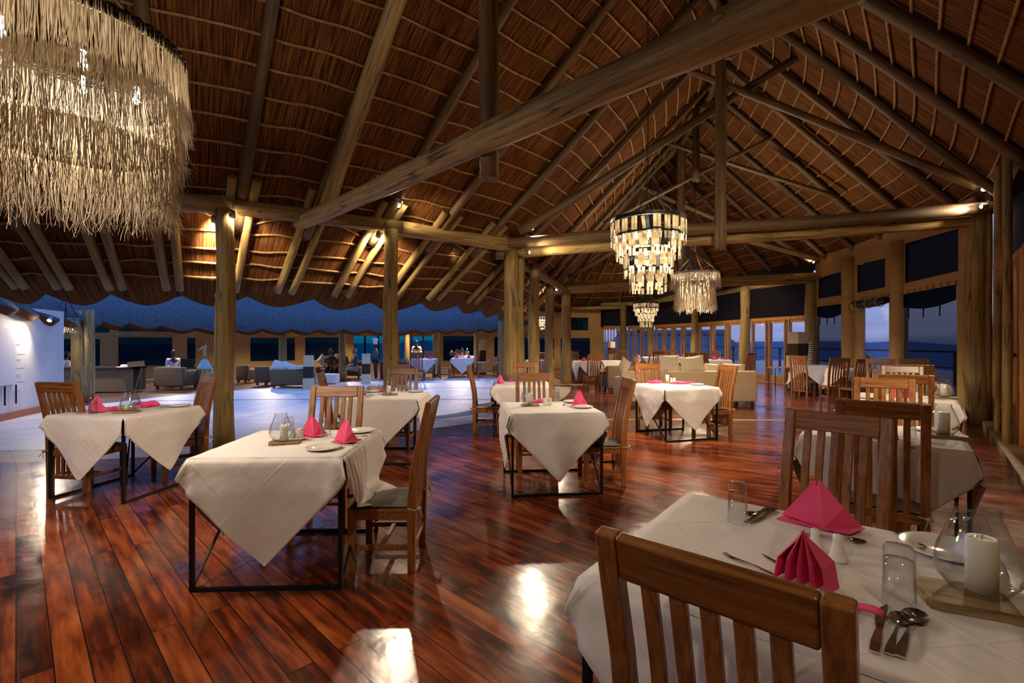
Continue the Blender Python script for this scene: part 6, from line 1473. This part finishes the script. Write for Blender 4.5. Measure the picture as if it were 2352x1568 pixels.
    skin_tree('shirt', Q, E2, M[shirt], t, 1)
    Q = [(0,0,hz+.03,.150,.115)]; E2 = []; n0 = len(P_)-10
    for s_ in (0,1):
        hp, kn, md_, an, to = P_[n0+5*s_:n0+5*s_+5]; q = 0
        for p, r_ in ((hp,.100),(kn,.072),(md_,.064),(an,.056)): Q.append((p[0],p[1],p[2],r_)); E2.append((q,len(Q)-1)); q = len(Q)-1
    skin_tree('trousers', Q, E2, M[trousers], t, 1)
    for s_ in (0,1):
        an, to = P_[n0+5*s_+3], P_[n0+5*s_+4]; m3 = MB(); m3.ball(((an[0]+to[0])/2,(an[1]+to[1])/2-.01,.045), .055, 10, 6, sc=(.9,2.1,.8)); m3.build('shoe', M['black'] if trousers != 'trouser' else M['shirt_w'], t)
    return t
person('chef in dark jacket, tall white hat, standing with a tray by the banded lamp', (xs(863,19.2),19.2,0), -1.45, .86, 'shirt_g', 'trouser', 'hair_d', hat=True, arms='hold')
person('waiter in a white shirt standing behind the table across the courtyard', (xs(957,22.6),22.6,0), 0, .92, 'shirt_w', 'trouser', 'hair_d', arms='fwd')
person('person in a white shirt lit blue, bent over the laptop', (xs(398,17.3),17.3,-.02), 1.0, .96, 'shirt_w', 'trouser', 'hair_d', pose='sit', arms='fwd')
person('person in a pale shirt seated by the end of the white wall', (xs(146,15.8),15.9,0), 2.6, .92, 'shirt_w', 'trouser', 'hair_d', pose='sit', arms='lap')
person('guest in a grey jacket seated at the left of the far sofa', (xs(757,20),20.1,-.05), .2, .98, 'shirt_g', 'trouser', 'hair_d', pose='sit', arms='lap')
person('guest in a brown shirt half hidden behind the far post', (xs(786,20),20.1,-.05), -.2, .98, 'shirt_b', 'trouser', 'hair_d', pose='sit', arms='lap')
person('guest in a dark checked shirt and light trousers on the far sofa', (xs(813,19.6),19.7,-.05), -.9, 1.0, 'plaid', 'trouser_l', 'hair_b', 'skin_l', pose='sit', arms='lap')
person('fair haired child in a coral top on the long sofa, face lit blue', (3.16,12.15,.02), 1.25, .90, 'shirt_o', 'trouser', 'hair_b', 'skin_l', pose='sit', arms='fwd', hairlong=True)
person('person in a teal shirt outside the right hand window', (xs(1995,13.5)+.6,14.3,.0), 2.8, .90, 'shirt_t', 'trouser', 'hair_b', 'skin_l', pose='sit', arms='lap')
light('SPOT', (3.60,12.0,.98), 3.5, (.35,.5,1), .05, (3.2,12.15,1.1), 70, name='screen_light')
ipd = MB(); ipd.box(-.01,-.1,-.07,.01,.1,.07); o = ipd.build('tablet', M['screen'], None, (3.50,12.0,.88), (0,.6,-.3)); tag(o, 'tablet with a lit screen held before the child', 'tablet')

# ------------------------------------------------------------------ terrace and neighbours outside
tr = MB(); tr.box(10.8,7.0,-.25,17.5,40,-.06); struct(tr.build('terrace', M['darkwood']), 'dark timber terrace outside the windows', 'terrace')
rl = empty('terrace_railing', (0,0,0)); tag(rl, 'dark timber railing along the terrace edge outside', 'railing')
mb = MB(); mb.bar((16.5,7,1.18),(14.5,40,1.18),.12,.07); mb.bar((16.5,7,.6),(14.5,40,.6),.05,.05); mb.build('rail', M['darkwood'], rl)
for k in range(14):
    t_ = k/13; mb = MB(); mb.bar((16.5-2*t_,7+33*t_,-.05),(16.5-2*t_,7+33*t_,1.15),.09); mb.build('baluster', M['darkwood'], rl)
nb = empty('neighbour_building', (17.2,46,-2.3)); tag(nb, 'thatched neighbouring lodge roof seen through the glass doors', 'building')
mb = MB(); mb.add([(-9,-4,1.0),(6,-4,1.0),(6,5,1.0),(-9,5,1.0),(-7,0,4.6),(3.2,0,4.6)], [(0,1,5,4),(1,2,5),(2,3,4,5),(3,0,4)]); mb.build('roof', M['thatch_out'], nb)
mb = MB(); mb.tube([(-7.1,0,4.6),(3.4,0,4.65)], .35, 8); mb.build('ridge_cap', M['thatch_out'], nb); mb = MB(); mb.box(-8,-3,-6,5,4,1.1); mb.build('wall', M['desk'], nb)
def tree(x, y, h, seed, lab):
    r = random.Random(seed); t = empty('tree', (x,y,-2)); tag(t, lab, 'tree', 'trees outside the far doors'); mb = MB(); tips = []
    def br(p, d, L, ra, k):
        q = p + d*L; mb.tube([p, (p+q)/2+Vector((r.uniform(-.1,.1),0,.05))*L, q], [ra, ra*.85, ra*.65], 5)
        if k == 0: tips.append(q); return
        for _ in range(3): nd2 = (d + Vector((r.uniform(-.8,.8), r.uniform(-.8,.8), r.uniform(-.2,.6)))).normalized(); br(q, nd2, L*.72, ra*.6, k-1)
    br(Vector((0,0,0)), Vector((0,0,1)), h*.33, .16, 4); mb.build('trunk', M['wicker'], t); lv = MB()
    for q in tips:
        for _ in range(14):
            c = q + Vector((r.gauss(0,.35), r.gauss(0,.35), r.gauss(0,.3))); a = Vector((r.uniform(-1,1), r.uniform(-1,1), r.uniform(-1,1))).normalized()*.10; b_ = a.cross(Vector((r.uniform(-1,1),r.uniform(-1,1),1))).normalized()*.05
            lv.add([c-a, c+b_, c+a, c-b_], [(0,1,2,3)])
    f = lv.build('foliage', M['leaf'], t)
M['leaf'] = mat('dusky_leaves', (.05,.09,.07), .8)
tree(9.0, 33.5, 7.5, 3, 'thin branched tree seen through the farthest glass doors'); tree(6.5, 34.5, 7, 4, 'bushy tree left of the neighbouring roof'); tree(0.2,33.0,6.5,5,'dark tree behind the screened end wall window')
# fill lamps added under the far wing's eaves to warm its dark interior
for k, (u, d, v, e_) in enumerate(((200,14.2,742,26),(400,17.6,750,30),(620,20.2,752,45),(790,22.4,752,40),(960,22.6,756,45),(1060,23.6,756,45))):
    p = px(u, v, d); spotlamp((p.x,p.y,2.55), (p.x*.99, p.y-.8, 0), e_*5, 'added fill downlight under the far wing roof, ' + ['above the reception desk','above the laptop desk','above the wicker sofa','above the seated guests','above the waiter','above the drinks urns'][k], 150, .6)
spotlamp((6.2,20.5,4.4),(6.6,19.5,.6), 260, 'added fill spotlight over the far dining tables', 130); spotlamp((1.2,19.6,3.2),(2.6,18.5,.6), 160, 'added fill spotlight beside the far posts', 120)  # both added as warm fill for the far end of the hall

spotlamp((7.0,17.6,4.2),(9.6,19.0,1.3), 150, 'added spotlight brightening the glass doors', 100)  # lamp added only to brighten the door frames
spotlamp((4.6,22.4,5.2),(7.2,27.0,1.5), 160, 'added spotlight brightening the farthest glass doors', 100)  # likewise added, to lift the farthest doors
spotlamp((-4.5,7.25,3.38),(-8.6,17.5,.6), 420, 'added spotlight on the ring beam warming the far wing, left', 75)  # added to warm the far furniture against the blue sky light
spotlamp((-1.2,9.75,3.40),(-4.6,20.5,.6), 520, 'added spotlight on the ring beam warming the far wing, right', 70)  # second added lamp for the fronts of the far furniture
spotlamp((-1.7,-.9,3.4),(.5,1.0,1.0), 42, 'added unseen spotlight behind the viewer, brightening the foreground chair', 42)  # unseen lamp added to light the back of the foreground chair

# nothing may hang over a table edge: slide things lying too near a rim a little inward
MARG = {'plate': .118, 'drinking_glass': .045, 'hurricane_glass': .11, 'candle': .11, 'wooden_board': .12, 'napkin': .07, 'fork': .03, 'knife': .03, 'spoon': .03, 'carafe': .06, 'salt_shaker': .03, 'pepper_shaker': .03}
for o in list(S.objects):
    k = o.name.split('.')[0]
    if k not in MARG or o.location.z < .80: continue
    best = None
    for key, (x, y, rz, dsc, h) in TABLES.items():
        dx, dy = o.location.x-x, o.location.y-y; lx = dx*cos(rz)+dy*sin(rz); ly = -dx*sin(rz)+dy*cos(rz); m_ = max(abs(lx),abs(ly))-h
        if best is None or m_ < best[0]: best = (m_, x, y, rz, h, lx, ly)
    m_, x, y, rz, h, lx, ly = best; c_ = h-MARG[k]*o.scale.x
    if best[1] == TABLES['P'][0] and k in ('hurricane_glass','candle','wooden_board'): continue
    if m_ < .3 and (abs(lx) > c_ or abs(ly) > c_):
        lx = max(-c_, min(c_, lx)); ly = max(-c_, min(c_, ly)); o.location.x = x+lx*cos(rz)-ly*sin(rz); o.location.y = y+lx*sin(rz)+ly*cos(rz)
spotlamp((4.0,2.9,3.9),(7.2,7.0,1.4), 130, 'added unseen spotlight brightening the near right shutters', 80)  # added out of view to warm the near right planks
